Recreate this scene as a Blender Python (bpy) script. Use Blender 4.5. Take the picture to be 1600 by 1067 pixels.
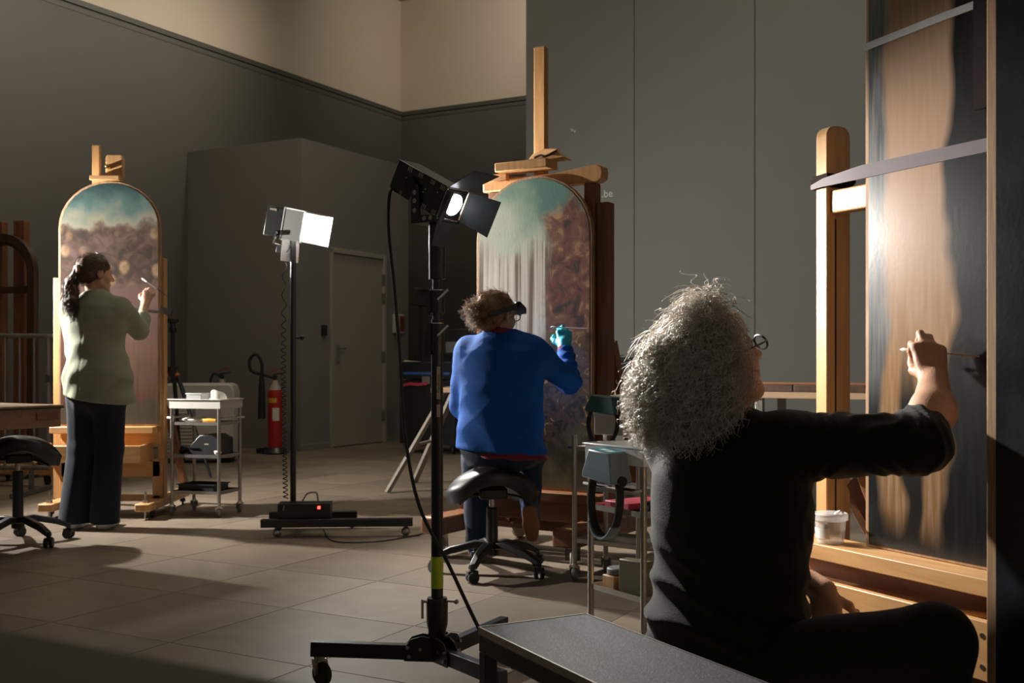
import bpy, math, random
import numpy as np
from mathutils import Vector, Matrix, Euler

for _o in list(bpy.data.objects):
    bpy.data.objects.remove(_o)
S = bpy.context.scene
C = S.collection

# ------------------------------------------------------------------ camera, world, exposure
FPX, HOR = 1716.0, 565.0            # focal length and horizon row for a 1600 x 1067 frame
CAMH = 1.0
cam_d = bpy.data.cameras.new('camera')
cam_d.sensor_width = 36.0
cam_d.lens = 36.0 * FPX / 1600.0
cam_d.shift_y = (HOR - 533.5) / 1600.0
cam_d.clip_start = 0.02
cam_d.dof.use_dof = True
cam_d.dof.focus_distance = 3.4
cam_d.dof.aperture_fstop = 7.1
cam = bpy.data.objects.new('camera', cam_d)
C.objects.link(cam)
cam.location = (0, 0, CAMH)
cam.rotation_euler = (math.radians(90), 0, 0)
S.camera = cam

W = bpy.data.worlds.new('hall_air')
S.world = W
W.use_nodes = True
W.node_tree.nodes['Background'].inputs[0].default_value = (1.0, 0.93, 0.82, 1)
W.node_tree.nodes['Background'].inputs[1].default_value = 0.10

S.view_settings.view_transform = 'Standard'
S.view_settings.look = 'None'
S.view_settings.gamma = 1.0
S.view_settings.exposure = 0.08
S.view_settings.use_curve_mapping = False

CEIL_W, WASH_W, LAMP_NEAR_W, LAMP_MID_W, LAMP_OFF_W = 25.0, 410.0, 235.0, 640.0, 950.0

def area_light(name, loc, size, power, col, target=None):
    d = bpy.data.lights.new(name, 'AREA')
    d.shape = 'RECTANGLE'; d.size, d.size_y = size
    d.energy = power; d.color = col
    o = bpy.data.objects.new(name, d); C.objects.link(o); o.location = loc
    if target is not None:
        o.rotation_euler = (Vector(target) - Vector(loc)).to_track_quat('-Z', 'Y').to_euler()
    return o

CEIL_SPOTS = [(-3.6, 8.6), (1.6, 8.2), (-1.5, 11.8), (-0.9, 6.5)]  # unseen lamps added overhead to supply the ambient light
for i, (x, y) in enumerate(CEIL_SPOTS):
    area_light('ceiling_lamp_light', (x, y, 6.26), (1.2, 1.2), CEIL_W, (1.0, 0.88, 0.70))

WASHERS = [((-0.6, 11.6, 6.35), (-4.6, 11.8, 5.6)), ((0.6, 13.2, 6.35), (-0.9, 16.8, 5.7)), ((-2.6, 8.6, 6.35), (-6.0, 9.6, 5.5))]
for p_, q_ in WASHERS:                      # unseen spots added to brighten the pale upper wall
    d_ = bpy.data.lights.new('track_spot_light', 'SPOT'); d_.energy = WASH_W * (0.45 if p_[1] > 13 else 1.0); d_.color = (1.0, 0.90, 0.76)
    d_.spot_size = math.radians(100); d_.spot_blend = 1.0; d_.shadow_soft_size = 0.08
    o_ = bpy.data.objects.new('track_spot_light', d_); C.objects.link(o_); o_.location = p_
    o_.rotation_euler = (Vector(q_) - Vector(p_)).to_track_quat('-Z', 'Y').to_euler()

def P(px, py, Y):
    """world point at depth Y that the photograph shows at pixel px, py"""
    return Vector(((px - 800.0) / FPX * Y, Y, CAMH + (HOR - py) / FPX * Y))
def PX(px, Y): return (px - 800.0) / FPX * Y
def PZ(py, Y): return CAMH + (HOR - py) / FPX * Y

# ------------------------------------------------------------------ materials
MATS = {}
def new_mat(name):
    m = bpy.data.materials.new(name); m.use_nodes = True
    nt = m.node_tree
    return m, nt, nt.nodes['Principled BSDF']
def col4(c): return (c[0], c[1], c[2], 1.0)
def shade(c, k): return tuple(max(0.0, min(1.0, v * k)) for v in c)

def plain(name, c, rough=0.5, metal=0.0, var=0.15, scale=12.0, bump=0.0, bscale=120.0, spec=0.5,
          coat=0.0, sheen=0.0, alpha=None, trans=0.0, emit=None, sss=0.0, rnd=0.0):
    m, nt, b = new_mat(name)
    N, L = nt.nodes, nt.links
    tc = N.new('ShaderNodeTexCoord')
    nz = N.new('ShaderNodeTexNoise'); nz.inputs['Scale'].default_value = scale; nz.inputs['Detail'].default_value = 4
    L.new(tc.outputs['Object'], nz.inputs['Vector'])
    mx = N.new('ShaderNodeMix'); mx.data_type = 'RGBA'
    mx.inputs[6].default_value = col4(shade(c, 1 - var)); mx.inputs[7].default_value = col4(shade(c, 1 + var))
    L.new(nz.outputs['Fac'], mx.inputs[0])
    out = mx.outputs[2]
    if rnd:
        oi = N.new('ShaderNodeObjectInfo'); mr = N.new('ShaderNodeMapRange')
        mr.inputs[3].default_value = 1 - rnd; mr.inputs[4].default_value = 1 + rnd
        L.new(oi.outputs['Random'], mr.inputs[0])
        hs = N.new('ShaderNodeHueSaturation'); L.new(mr.outputs[0], hs.inputs['Value']); L.new(out, hs.inputs['Color'])
        out = hs.outputs[0]
    L.new(out, b.inputs['Base Color'])
    b.inputs['Roughness'].default_value = rough
    b.inputs['Metallic'].default_value = metal
    b.inputs['Specular IOR Level'].default_value = spec
    b.inputs['Coat Weight'].default_value = coat
    b.inputs['Sheen Weight'].default_value = sheen
    b.inputs['Transmission Weight'].default_value = trans
    if sss:
        b.inputs['Subsurface Weight'].default_value = sss
        b.inputs['Subsurface Radius'].default_value = (0.012, 0.004, 0.002)
    if alpha is not None: b.inputs['Alpha'].default_value = alpha
    if emit:
        b.inputs['Emission Color'].default_value = col4(emit[0]); b.inputs['Emission Strength'].default_value = emit[1]
    if bump:
        n2 = N.new('ShaderNodeTexNoise'); n2.inputs['Scale'].default_value = bscale; n2.inputs['Detail'].default_value = 3
        L.new(tc.outputs['Object'], n2.inputs['Vector'])
        bp = N.new('ShaderNodeBump'); bp.inputs['Strength'].default_value = bump; bp.inputs['Distance'].default_value = 0.004
        L.new(n2.outputs['Fac'], bp.inputs['Height']); L.new(bp.outputs[0], b.inputs['Normal'])
    MATS[name] = m
    return m

def wood(name, c1, c2, rough=0.45, stretch=(14, 14, 1.2), scale=3.0, coat=0.1):
    m, nt, b = new_mat(name)
    N, L = nt.nodes, nt.links
    tc = N.new('ShaderNodeTexCoord'); mp = N.new('ShaderNodeMapping')
    mp.inputs['Scale'].default_value = stretch
    oi = N.new('ShaderNodeObjectInfo'); ad = N.new('ShaderNodeVectorMath'); ad.operation = 'ADD'
    sc = N.new('ShaderNodeVectorMath'); sc.operation = 'SCALE'; sc.inputs[3].default_value = 9.0
    cb = N.new('ShaderNodeCombineXYZ'); L.new(oi.outputs['Random'], cb.inputs[0]); L.new(oi.outputs['Random'], cb.inputs[2])
    L.new(cb.outputs[0], sc.inputs[0]); L.new(tc.outputs['Object'], ad.inputs[0]); L.new(sc.outputs[0], ad.inputs[1])
    L.new(ad.outputs[0], mp.inputs['Vector'])
    nz = N.new('ShaderNodeTexNoise'); nz.inputs['Scale'].default_value = scale; nz.inputs['Detail'].default_value = 6
    nz.inputs['Distortion'].default_value = 0.6
    L.new(mp.outputs[0], nz.inputs['Vector'])
    cr = N.new('ShaderNodeValToRGB')
    cr.color_ramp.elements[0].position = 0.3; cr.color_ramp.elements[0].color = col4(c1)
    cr.color_ramp.elements[1].position = 0.7; cr.color_ramp.elements[1].color = col4(c2)
    L.new(nz.outputs['Fac'], cr.inputs[0]); L.new(cr.outputs[0], b.inputs['Base Color'])
    b.inputs['Roughness'].default_value = rough; b.inputs['Coat Weight'].default_value = coat
    b.inputs['Coat Roughness'].default_value = 0.3
    bp = N.new('ShaderNodeBump'); bp.inputs['Strength'].default_value = 0.12; bp.inputs['Distance'].default_value = 0.002
    L.new(nz.outputs['Fac'], bp.inputs['Height']); L.new(bp.outputs[0], b.inputs['Normal'])
    MATS[name] = m
    return m

def lamp_mat(name, c, strength):
    m, nt, b = new_mat(name)
    b.inputs['Base Color'].default_value = (0.9, 0.9, 0.9, 1)
    b.inputs['Emission Color'].default_value = col4(c); b.inputs['Emission Strength'].default_value = strength
    MATS[name] = m
    return m

black = plain('black_metal', (0.012, 0.012, 0.013), rough=0.32, metal=0.0, bump=0.05, bscale=300)
blackrub = plain('black_rubber', (0.010, 0.010, 0.011), rough=0.6, bump=0.08)
blackvin = plain('black_vinyl', (0.016, 0.016, 0.017), rough=0.38, bump=0.1, bscale=200)
chrome = plain('chrome', (0.62, 0.60, 0.57), rough=0.22, metal=1.0, var=0.06)
steel = plain('brushed_steel', (0.42, 0.40, 0.37), rough=0.36, metal=1.0, var=0.1)
brass = plain('brass', (0.65, 0.45, 0.18), rough=0.3, metal=1.0)
beech = wood('beech_wood', (0.46, 0.235, 0.085), (0.60, 0.34, 0.14))
beechx = wood('beech_wood_level', (0.46, 0.24, 0.09), (0.60, 0.345, 0.145), stretch=(1.2, 14, 14))
brownw = wood('brown_wood', (0.15, 0.055, 0.022), (0.25, 0.10, 0.04))
brownwx = wood('brown_wood_level', (0.15, 0.055, 0.022), (0.25, 0.10, 0.04), stretch=(1.2, 14, 14))
orangew = wood('orange_pine', (0.50, 0.24, 0.075), (0.66, 0.36, 0.14))
darkw = wood('dark_wood', (0.045, 0.022, 0.012), (0.085, 0.042, 0.022))
rawoak = wood('raw_oak_edge', (0.24, 0.13, 0.06), (0.42, 0.25, 0.13), rough=0.7, coat=0, scale=6)
plastic_w = plain('white_plastic', (0.52, 0.50, 0.455), rough=0.4, var=0.05)
plastic_c = plain('cloudy_plastic', (0.75, 0.76, 0.76), rough=0.25, var=0.05, alpha=0.45)
paper = plain('white_paper', (0.72, 0.70, 0.65), rough=0.8, var=0.04)
skin = plain('skin', (0.52, 0.29, 0.19), rough=0.5, var=0.14, scale=30, bump=0.12, bscale=220, sss=0.08)

# ------------------------------------------------------------------ mesh builder
def rotm(ax, ang): return Matrix.Rotation(ang, 3, ax)
class MB:
    def __init__(s): s.v = []; s.f = []
    def add(s, vs, fs):
        n = len(s.v); s.v += [tuple(v) for v in vs]; s.f += [tuple(i + n for i in f) for f in fs]; return s
    def box(s, c, d, R=None):
        x, y, z = (d[0] / 2, d[1] / 2, d[2] / 2)
        vs = [Vector((sx * x, sy * y, sz * z)) for sz in (-1, 1) for sy in (-1, 1) for sx in (-1, 1)]
        if R is not None: vs = [R @ v for v in vs]
        c = Vector(c)
        return s.add([v + c for v in vs], [(0, 2, 3, 1), (4, 5, 7, 6), (0, 1, 5, 4), (2, 6, 7, 3), (0, 4, 6, 2), (1, 3, 7, 5)])
    def box2(s, lo, hi):
        return s.box([(a + b) / 2 for a, b in zip(lo, hi)], [b - a for a, b in zip(lo, hi)])
    def bar(s, a, b, w, h, up=(0, 0, 1)):
        a, b = Vector(a), Vector(b); y = (b - a).normalized(); up = Vector(up)
        if abs(y.dot(up)) > 0.99: up = Vector((0, 1, 0))
        x = y.cross(up).normalized(); z = x.cross(y)
        R = Matrix((x, y, z)).transposed()
        return s.box((a + b) / 2, (w, (b - a).length, h), R)
    def tube(s, pts, r, n=10, cap=True, closed=False):
        pts = [Vector(p) for p in pts]
        rs = r if isinstance(r, (list, tuple)) else [r] * len(pts)
        m = len(pts); vs = []; nrm = None
        for i, p in enumerate(pts):
            if closed: t = (pts[(i + 1) % m] - pts[i - 1])
            else: t = pts[min(i + 1, m - 1)] - pts[max(i - 1, 0)]
            t = t.normalized() if t.length > 1e-9 else Vector((0, 0, 1))
            if nrm is None:
                nrm = t.orthogonal().normalized()
            nrm = (nrm - t * nrm.dot(t))
            nrm = nrm.normalized() if nrm.length > 1e-6 else t.orthogonal().normalized()
            b = t.cross(nrm)
            for k in range(n):
                a = 2 * math.pi * k / n
                vs.append(p + (nrm * math.cos(a) + b * math.sin(a)) * rs[i])
        fs = []
        for i in range(m if closed else m - 1):
            j = (i + 1) % m
            for k in range(n):
                fs.append((i * n + k, i * n + (k + 1) % n, j * n + (k + 1) % n, j * n + k))
        if cap and not closed:
            fs.append(tuple(range(n - 1, -1, -1))); fs.append(tuple((m - 1) * n + k for k in range(n)))
        return s.add(vs, fs)
    def cyl(s, a, b, r, n=20): return s.tube([a, b], r, n)
    def lathe(s, prof, n=24, M=None, o=(0, 0, 0)):
        vs = []; o = Vector(o)
        for (r, z) in prof:
            for k in range(n):
                a = 2 * math.pi * k / n
                v = Vector((r * math.cos(a), r * math.sin(a), z))
                vs.append((M @ v if M is not None else v) + o)
        fs = []
        for i in range(len(prof) - 1):
            for k in range(n):
                fs.append((i * n + k, i * n + (k + 1) % n, (i + 1) * n + (k + 1) % n, (i + 1) * n + k))
        fs.append(tuple(range(n - 1, -1, -1))); fs.append(tuple((len(prof) - 1) * n + k for k in range(n)))
        return s.add(vs, fs)
    def prism(s, poly, h, M=None, o=(0, 0, 0)):
        n = len(poly); o = Vector(o); vs = []
        for z in (0, h):
            for (x, y) in poly:
                v = Vector((x, y, z)); vs.append((M @ v if M is not None else v) + o)
        fs = [tuple(range(n - 1, -1, -1)), tuple(range(n, 2 * n))]
        for k in range(n): fs.append((k, (k + 1) % n, n + (k + 1) % n, n + k))
        return s.add(vs, fs)
    def ball(s, c, r, n=12, sc=(1, 1, 1)):
        prof = [(max(1e-4, math.sin(math.pi * i / n)) * r, -math.cos(math.pi * i / n) * r) for i in range(n + 1)]
        return s.lathe(prof, 2 * n, Matrix.Diagonal(sc), c)
    def mesh(s, name, smooth=True, ang=35):
        me = bpy.data.meshes.new(name); me.from_pydata(s.v, [], s.f); me.update()
        if smooth:
            me.polygons.foreach_set('use_smooth', [True] * len(me.polygons))
            try: me.set_sharp_from_angle(angle=math.radians(ang))
            except Exception: pass
        return me

def link(name, me, m, parent=None, bevel=0.0, loc=None, rot=None):
    o = bpy.data.objects.new(name, me); C.objects.link(o)
    if m is not None: me.materials.append(m)
    if parent is not None: o.parent = parent
    if loc is not None: o.location = loc
    if rot is not None: o.rotation_euler = rot
    if bevel:
        b = o.modifiers.new('bevel', 'BEVEL'); b.width = bevel; b.segments = 2; b.limit_method = 'ANGLE'
        b.angle_limit = math.radians(50); b.harden_normals = False
    return o
def part(name, mb, m, parent, bevel=0.0, ang=35, label=None, loc=None, rot=None):
    o = link(name, mb.mesh(name, True, ang), m, parent, bevel, loc, rot)
    if label: o['label'] = label
    return o
def tag(o, label, cat, group=None, kind=None):
    o['label'] = label; o['category'] = cat
    if group: o['group'] = group
    if kind: o['kind'] = kind
    return o
def thing(name, label, cat, loc=(0, 0, 0), rz=0.0, group=None):
    o = bpy.data.objects.new(name, None); o.empty_display_size = 0.1
    C.objects.link(o); o.location = loc; o.rotation_euler = (0, 0, rz)
    return tag(o, label, cat, group)
def single(name, mb, m, label, cat, loc=(0, 0, 0), rz=0.0, group=None, bevel=0.0, ang=35):
    o = part(name, mb, m, None, bevel, ang); o.location = loc; o.rotation_euler = (0, 0, rz)
    return tag(o, label, cat, group)
def struct(name, mb, m, parent=None, bevel=0.0, label=None, ang=35):
    o = part(name, mb, m, parent, bevel, ang, label)
    if parent is None: o['kind'] = 'structure'
    return o
def spline(pts, n=8):
    """Catmull-Rom through the points"""
    pts = [Vector(p) for p in pts]; q = [2 * pts[0] - pts[1]] + pts + [2 * pts[-1] - pts[-2]]
    out = []
    for i in range(1, len(q) - 2):
        a, b, c, d = q[i - 1], q[i], q[i + 1], q[i + 2]
        for k in range(n):
            t = k / n
            out.append(0.5 * ((2 * b) + (c - a) * t + (2 * a - 5 * b + 4 * c - d) * t * t + (3 * b - a - 3 * c + d) * t ** 3))
    out.append(pts[-1])
    return out
def text_mesh(body, size, name='lettering', extrude=0.0):
    cu = bpy.data.curves.new('txt', 'FONT'); cu.body = body; cu.size = size; cu.extrude = extrude
    cu.align_x = 'CENTER'; cu.align_y = 'CENTER'; cu.resolution_u = 3
    ob = bpy.data.objects.new('txt', cu); C.objects.link(ob)
    dg = bpy.context.evaluated_depsgraph_get()
    me = bpy.data.meshes.new_from_object(ob.evaluated_get(dg)); me.name = name
    bpy.data.objects.remove(ob); bpy.data.curves.remove(cu)
    me.materials.clear()
    return me
# ------------------------------------------------------------------ the room
U = Vector((0.4843, 0.8749, 0)); V = Vector((0.8749, -0.4843, 0))       # the two wall directions
def UV(u, v, z=0.0): return Vector((U.x * u + V.x * v, U.y * u + V.y * v, z))
RZ_V = math.atan2(V.y, V.x)

m_wall = plain('grey_wall_paint', (0.104, 0.097, 0.083), rough=0.75, var=0.05, scale=3, bump=0.08, bscale=90)
m_wall_b = plain('booth_wall_paint', (0.225, 0.213, 0.190), rough=0.7, var=0.05, scale=3, bump=0.08, bscale=90)
m_wall_r = plain('grey_board_paint', (0.150, 0.154, 0.140), rough=0.65, var=0.05, scale=3, bump=0.05, bscale=90)
m_beige = plain('beige_wall_paint', (0.60, 0.515, 0.405), rough=0.85, var=0.03, scale=2, bump=0.05, bscale=90)
m_trimw = plain('trim_paint', (0.075, 0.070, 0.060), rough=0.6, var=0.04)
m_seam = plain('seam_dark', (0.02, 0.02, 0.018), rough=0.9)
m_door = plain('door_paint', (0.33, 0.305, 0.262), rough=0.5, var=0.04, scale=2)
m_frame = plain('door_frame_paint', (0.36, 0.33, 0.275), rough=0.5, var=0.04)
m_ceil = plain('ceiling_paint', (0.35, 0.33, 0.29), rough=0.9, var=0.04)
m_grout = plain('grout', (0.33, 0.28, 0.22), rough=0.9, var=0.1)

def tile_mat():
    m, nt, b = new_mat('stone_tile')
    N, L = nt.nodes, nt.links
    tc = N.new('ShaderNodeTexCoord'); oi = N.new('ShaderNodeObjectInfo')
    cb = N.new('ShaderNodeCombineXYZ'); L.new(oi.outputs['Random'], cb.inputs[0]); L.new(oi.outputs['Random'], cb.inputs[1])
    sc = N.new('ShaderNodeVectorMath'); sc.operation = 'SCALE'; sc.inputs[3].default_value = 37.0; L.new(cb.outputs[0], sc.inputs[0])
    ad = N.new('ShaderNodeVectorMath'); L.new(tc.outputs['Object'], ad.inputs[0]); L.new(sc.outputs[0], ad.inputs[1])
    nz = N.new('ShaderNodeTexNoise'); nz.inputs['Scale'].default_value = 3.5; nz.inputs['Detail'].default_value = 6; nz.inputs['Distortion'].default_value = 1.2
    L.new(ad.outputs[0], nz.inputs['Vector'])
    cr = N.new('ShaderNodeValToRGB')
    cr.color_ramp.elements[0].position = 0.3; cr.color_ramp.elements[0].color = (0.165, 0.127, 0.092, 1)
    cr.color_ramp.elements[1].position = 0.75; cr.color_ramp.elements[1].color = (0.228, 0.180, 0.132, 1)
    L.new(nz.outputs['Fac'], cr.inputs[0])
    mr = N.new('ShaderNodeMapRange'); mr.inputs[3].default_value = 0.78; mr.inputs[4].default_value = 1.16
    L.new(oi.outputs['Random'], mr.inputs[0])
    hs = N.new('ShaderNodeHueSaturation'); L.new(mr.outputs[0], hs.inputs['Value']); L.new(cr.outputs[0], hs.inputs['Color'])
    L.new(hs.outputs[0], b.inputs['Base Color'])
    b.inputs['Roughness'].default_value = 0.48
    b.inputs['Specular IOR Level'].default_value = 0.4
    n2 = N.new('ShaderNodeTexNoise'); n2.inputs['Scale'].default_value = 60; L.new(ad.outputs[0], n2.inputs['Vector'])
    bp = N.new('ShaderNodeBump'); bp.inputs['Strength'].default_value = 0.1; bp.inputs['Distance'].default_value = 0.003
    L.new(n2.outputs['Fac'], bp.inputs['Height']); L.new(bp.outputs[0], b.inputs['Normal'])
    return m
m_tile = tile_mat()

floor = struct('floor', MB().box2((-11, -2.5, -0.06), (9, 19, -0.0012)), m_grout)
TS = 0.625; TU, TV = 2.83, -2.96
tm = MB().box((0, 0, -0.008), (TS - 0.006, TS - 0.006, 0.016)).mesh('tile', False); tm.materials.append(m_tile)
cand = []
for i in range(-3, 26):
    for j in range(-18, 18):
        c = UV(TU + (i + 0.5) * TS, TV + (j + 0.5) * TS)
        if c.y < 2.6 or c.y > 17.5: continue
        if abs(c.x) > c.y * 0.4663 + 0.55: continue
        # inside the walls
        d = c - Vector((-3.871, 13.1, 0))
        if d.dot(V) < -0.35 or (c - Vector((-1.706, 17.0, 0))).dot(U) > 0.35: continue
        w0 = c - Vector((0.147, 11.5, 0))
        if w0.dot(U) > 0.4 and w0.dot(V) > -0.1: continue
        cand.append((c.y, c))
cand.sort(key=lambda t: t[0])
for k, (_, c) in enumerate(cand[:300]):
    t = bpy.data.objects.new('tile', tm); C.objects.link(t); t.parent = floor
    t.location = c; t.rotation_euler = (0, 0, RZ_V)
if len(cand) > 300:
    mb = MB()
    R = rotm('Z', RZ_V)
    for _, c in cand[300:]: mb.box(c + Vector((0, 0, -0.008)), (TS - 0.006, TS - 0.006, 0.016), R)
    o = part('far_tiles', mb, m_tile, floor); o['kind'] = 'stuff'

TRIMZ, TOPZ = 4.86, 6.6
def wall_run(p, d, length, z0, z1, th, nrm):
    """a slab whose visible face starts at p and runs along d; nrm points to its back"""
    d = Vector(d); nrm = Vector(nrm); p = Vector(p)
    q = [p, p + d * length, p + d * length + nrm * th, p + nrm * th]
    mb = MB(); vs = [(v.x, v.y, z0) for v in q] + [(v.x, v.y, z1) for v in q]
    return mb.add(vs, [(3, 2, 1, 0), (4, 5, 6, 7), (0, 1, 5, 4), (1, 2, 6, 5), (2, 3, 7, 6), (3, 0, 4, 7)])

corner = Vector((-1.706, 17.0, 0))
struct('wall_left', wall_run(corner - U * 17, U, 17.0, 0, TRIMZ - 0.03, 0.25, -V), m_wall)
struct('wall_left_upper', wall_run(corner - U * 17 - V * 0.06, U, 17.06, TRIMZ, TOPZ, 0.25, -V), m_beige)
struct('trim_1', wall_run(corner - U * 17 + V * 0.02, U, 17.0, TRIMZ - 0.06, TRIMZ, 0.1, -V), m_trimw)
struct('trim_2', wall_run(corner - U * 17 + V * 0.006, U, 17.0, TRIMZ - 0.13, TRIMZ - 0.105, 0.1, -V), m_trimw)
struct('wall_back', wall_run(corner, V, 5.0, 0, TRIMZ - 0.03, 0.25, U), m_wall)
struct('wall_back_upper', wall_run(corner + U * 0.06 - V * 0.2, V, 5.2, TRIMZ, TOPZ, 0.25, U), m_beige)
struct('trim_3', wall_run(corner - U * 0.02, V, 5.0, TRIMZ - 0.06, TRIMZ, 0.1, U), m_trimw)
struct('trim_4', wall_run(corner - U * 0.006, V, 5.0, TRIMZ - 0.13, TRIMZ - 0.105, 0.1, U), m_trimw)
# right-hand wall: tall boards with open seams on a dark core
rw0 = Vector((0.147, 11.5, 0)); PW = 1.22
wall_right = struct('wall_right', wall_run(rw0 + U * 0.03 + V * 0.004, V, PW * 8, 0, TOPZ, 0.25, U), m_seam)
for k in range(8):
    o = part('panel', wall_run(rw0 + V * (PW * k + (0.004 if k else 0.0)), V, PW - 0.008 + (0.004 if not k else 0), 0.0, TOPZ, 0.028, U), m_wall_r, wall_right)
# lettering on the right wall
def on_right_wall(px, py):
    r = (px - 800.0) / FPX
    t = (r * rw0.y - rw0.x) / (V.x - r * V.y)
    p = rw0 + V * t
    return Vector((p.x, p.y, PZ(py, p.y)))
m_vinyl = plain('white_vinyl', (0.62, 0.62, 0.58), rough=0.6, var=0.02)
Rw = Matrix((V, Vector((0, 0, 1)), -U)).transposed()   # text x along the wall, y up, z to the room
me = text_mesh('.be', 0.105); me.materials.append(m_vinyl)
lp = on_right_wall(949, 303)
o = bpy.data.objects.new('wall_lettering', me); C.objects.link(o)
o.matrix_world = Matrix.Translation(lp - U * 0.004) @ Rw.to_4x4()
o.parent = wall_right; o['label'] = 'small white letters on the grey wall boards'
mb = MB(); mp_ = on_right_wall(896, 204)
for a, b in (((-0.03, 0.022), (-0.012, -0.004)), ((-0.012, -0.004), (-0.002, 0.02)), ((0.004, 0.0), (0.016, -0.02)), ((0.016, -0.02), (0.024, -0.002))):
    mb.bar(Vector((a[0], a[1], 0.002)), Vector((b[0], b[1], 0.002)), 0.007, 0.002)
o = part('wall_mark', mb, m_vinyl, wall_right); o.matrix_world = Matrix.Translation(mp_ - U * 0.002) @ Rw.to_4x4()

# the booth with its door
bc = Vector((-2.357, 12.26, 0)); BH = 3.50
bl, br = 1.76, 2.117
q = [bc, bc + U * br, bc + U * br - V * bl, bc - V * bl]
mb = MB().add([(v.x, v.y, 0) for v in q] + [(v.x, v.y, BH) for v in q],
              [(3, 2, 1, 0), (4, 5, 6, 7), (0, 1, 5, 4), (1, 2, 6, 5), (2, 3, 7, 6), (3, 0, 4, 7)])
booth = struct('wall_booth', mb, m_wall_b)
Rb = Matrix((U, Vector((0, 0, 1)), V)).transposed()    # x along the booth's right face, y up, z out of it
def on_booth(px):
    r = (px - 800.0) / FPX
    return (r * bc.y - bc.x) / (U.x - r * U.y)
def booth_part(name, s0, s1, z0, z1, d0, d1, m, parent, bevel=0.003, label=None):
    mb = MB().box2((s0, z0, d0), (s1, z1, d1))
    mb.v = [tuple(bc + Rb @ Vector(v)) for v in mb.v]
    mb2 = MB(); mb2.v = mb.v; mb2.f = mb.f
    return part(name, mb2, m, parent, bevel, label=label)
s0, s1 = on_booth(518), on_booth(596)
DH = 2.26
door = booth_part('door_1', s0, s1, 0.012, DH, -0.01, 0.012, m_door, None); door['kind'] = 'structure'
booth_part('door_frame', s0 - 0.035, s0 - 0.004, 0, DH + 0.05, -0.01, 0.035, m_frame, door)
booth_part('door_frame', s1 + 0.004, s1 + 0.055, 0, DH + 0.05, -0.01, 0.04, m_frame, door)
booth_part('door_frame', s0 - 0.035, s1 + 0.055, DH + 0.005, DH + 0.06, -0.01, 0.035, m_frame, door)
for zz in (0.28, 1.0, 1.72, 1.95):
    booth_part('hinge', s1 - 0.012, s1 + 0.016, zz, zz + 0.13, 0.012, 0.045, steel, door)
hd = booth_part('handle_plate', s0 + 0.07, s0 + 0.12, 0.98, 1.2, 0.012, 0.024, steel, door)
booth_part('handle', s0 + 0.08, s0 + 0.2, 1.14, 1.165, 0.05, 0.07, steel, hd)
booth_part('handle_neck', s0 + 0.085, s0 + 0.105, 1.14, 1.165, 0.02, 0.05, steel, hd)
booth_part('lock_cylinder', s0 + 0.082, s0 + 0.108, 1.0, 1.03, 0.02, 0.035, steel, hd)
k0 = on_booth(505)
rd = booth_part('card_reader', k0 - 0.04, k0 + 0.04, 1.30, 1.42, 0.0, 0.03, blackvin, None)
tag(rd, 'small black card reader on the booth wall left of the grey door', 'card reader')
k0 = on_booth(620)
ab = booth_part('alarm_box', k0 - 0.1, k0 + 0.1, 1.36, 1.60, 0.0, 0.05, plastic_w, None, 0.006)
tag(ab, 'white and dark red alarm call box on the booth wall right of the grey door', 'alarm box')
m_alred = plain('alarm_red', (0.16, 0.03, 0.02), rough=0.4)
booth_part('call_panel', k0 - 0.01, k0 + 0.085, 1.385, 1.575, 0.05, 0.058, m_alred, ab)
booth_part('baseboard_booth', -0.002, s0 - 0.04, 0, 0.07, 0.0, 0.012, m_wall_b, booth)

# low parapet right in front of the photographer
m_par = plain('parapet_paint', (0.095, 0.088, 0.072), rough=0.8, var=0.05)
pe = Vector((-0.28, 0.60, 0))
struct('wall_front', wall_run(pe - V * 2.2, V, 2.75, 0, 0.857, 0.16, -U), m_par, bevel=0.01)
# ceiling, with square lamps added out of view for ambient light
ceiling = struct('ceiling', MB().box2((-11, -2.5, TOPZ), (9, 19, TOPZ + 0.1)), m_ceil)
m_cl = lamp_mat('ceiling_lamp_glow', (1.0, 0.88, 0.70), 1.2)
for i, (x, y) in enumerate(CEIL_SPOTS):
    t = thing('ceiling_lamp', ['square ceiling lamp over the easel with the teal-topped arched panel at left', 'square ceiling lamp over the black bag on the workbench',
               'square ceiling lamp in front of the grey door', 'square ceiling lamp over the LED lamp with the low rolling base'][i], 'ceiling lamp', (x, y, 6.3), 0, 'ceiling lamps above the hall')
    part('housing', MB().box2((-0.65, -0.65, 0), (0.65, 0.65, 0.3)), black, t)
    part('diffuser', MB().box2((-0.6, -0.6, -0.02), (0.6, 0.6, 0.0)), m_cl, t)

for i, (p_, q_) in enumerate(WASHERS):  # bodies for the added spots that wash the upper wall
    t = thing('track_spot', ['black track spot aimed at the pale upper wall above the booth', 'black track spot aimed at the pale upper back wall', 'black track spot aimed at the pale upper wall at left'][i], 'spotlight', p_, 0, 'track spots under the ceiling')
    d = (Vector(q_) - Vector(p_)).normalized()
    part('can', MB().tube([d * -0.25, d * -0.02], 0.10, 18), black, t)
    part('stem', MB().cyl(d * -0.15, Vector((d.x * -0.15, d.y * -0.15, TOPZ - p_[2])), 0.015, 10), black, t)
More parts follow.
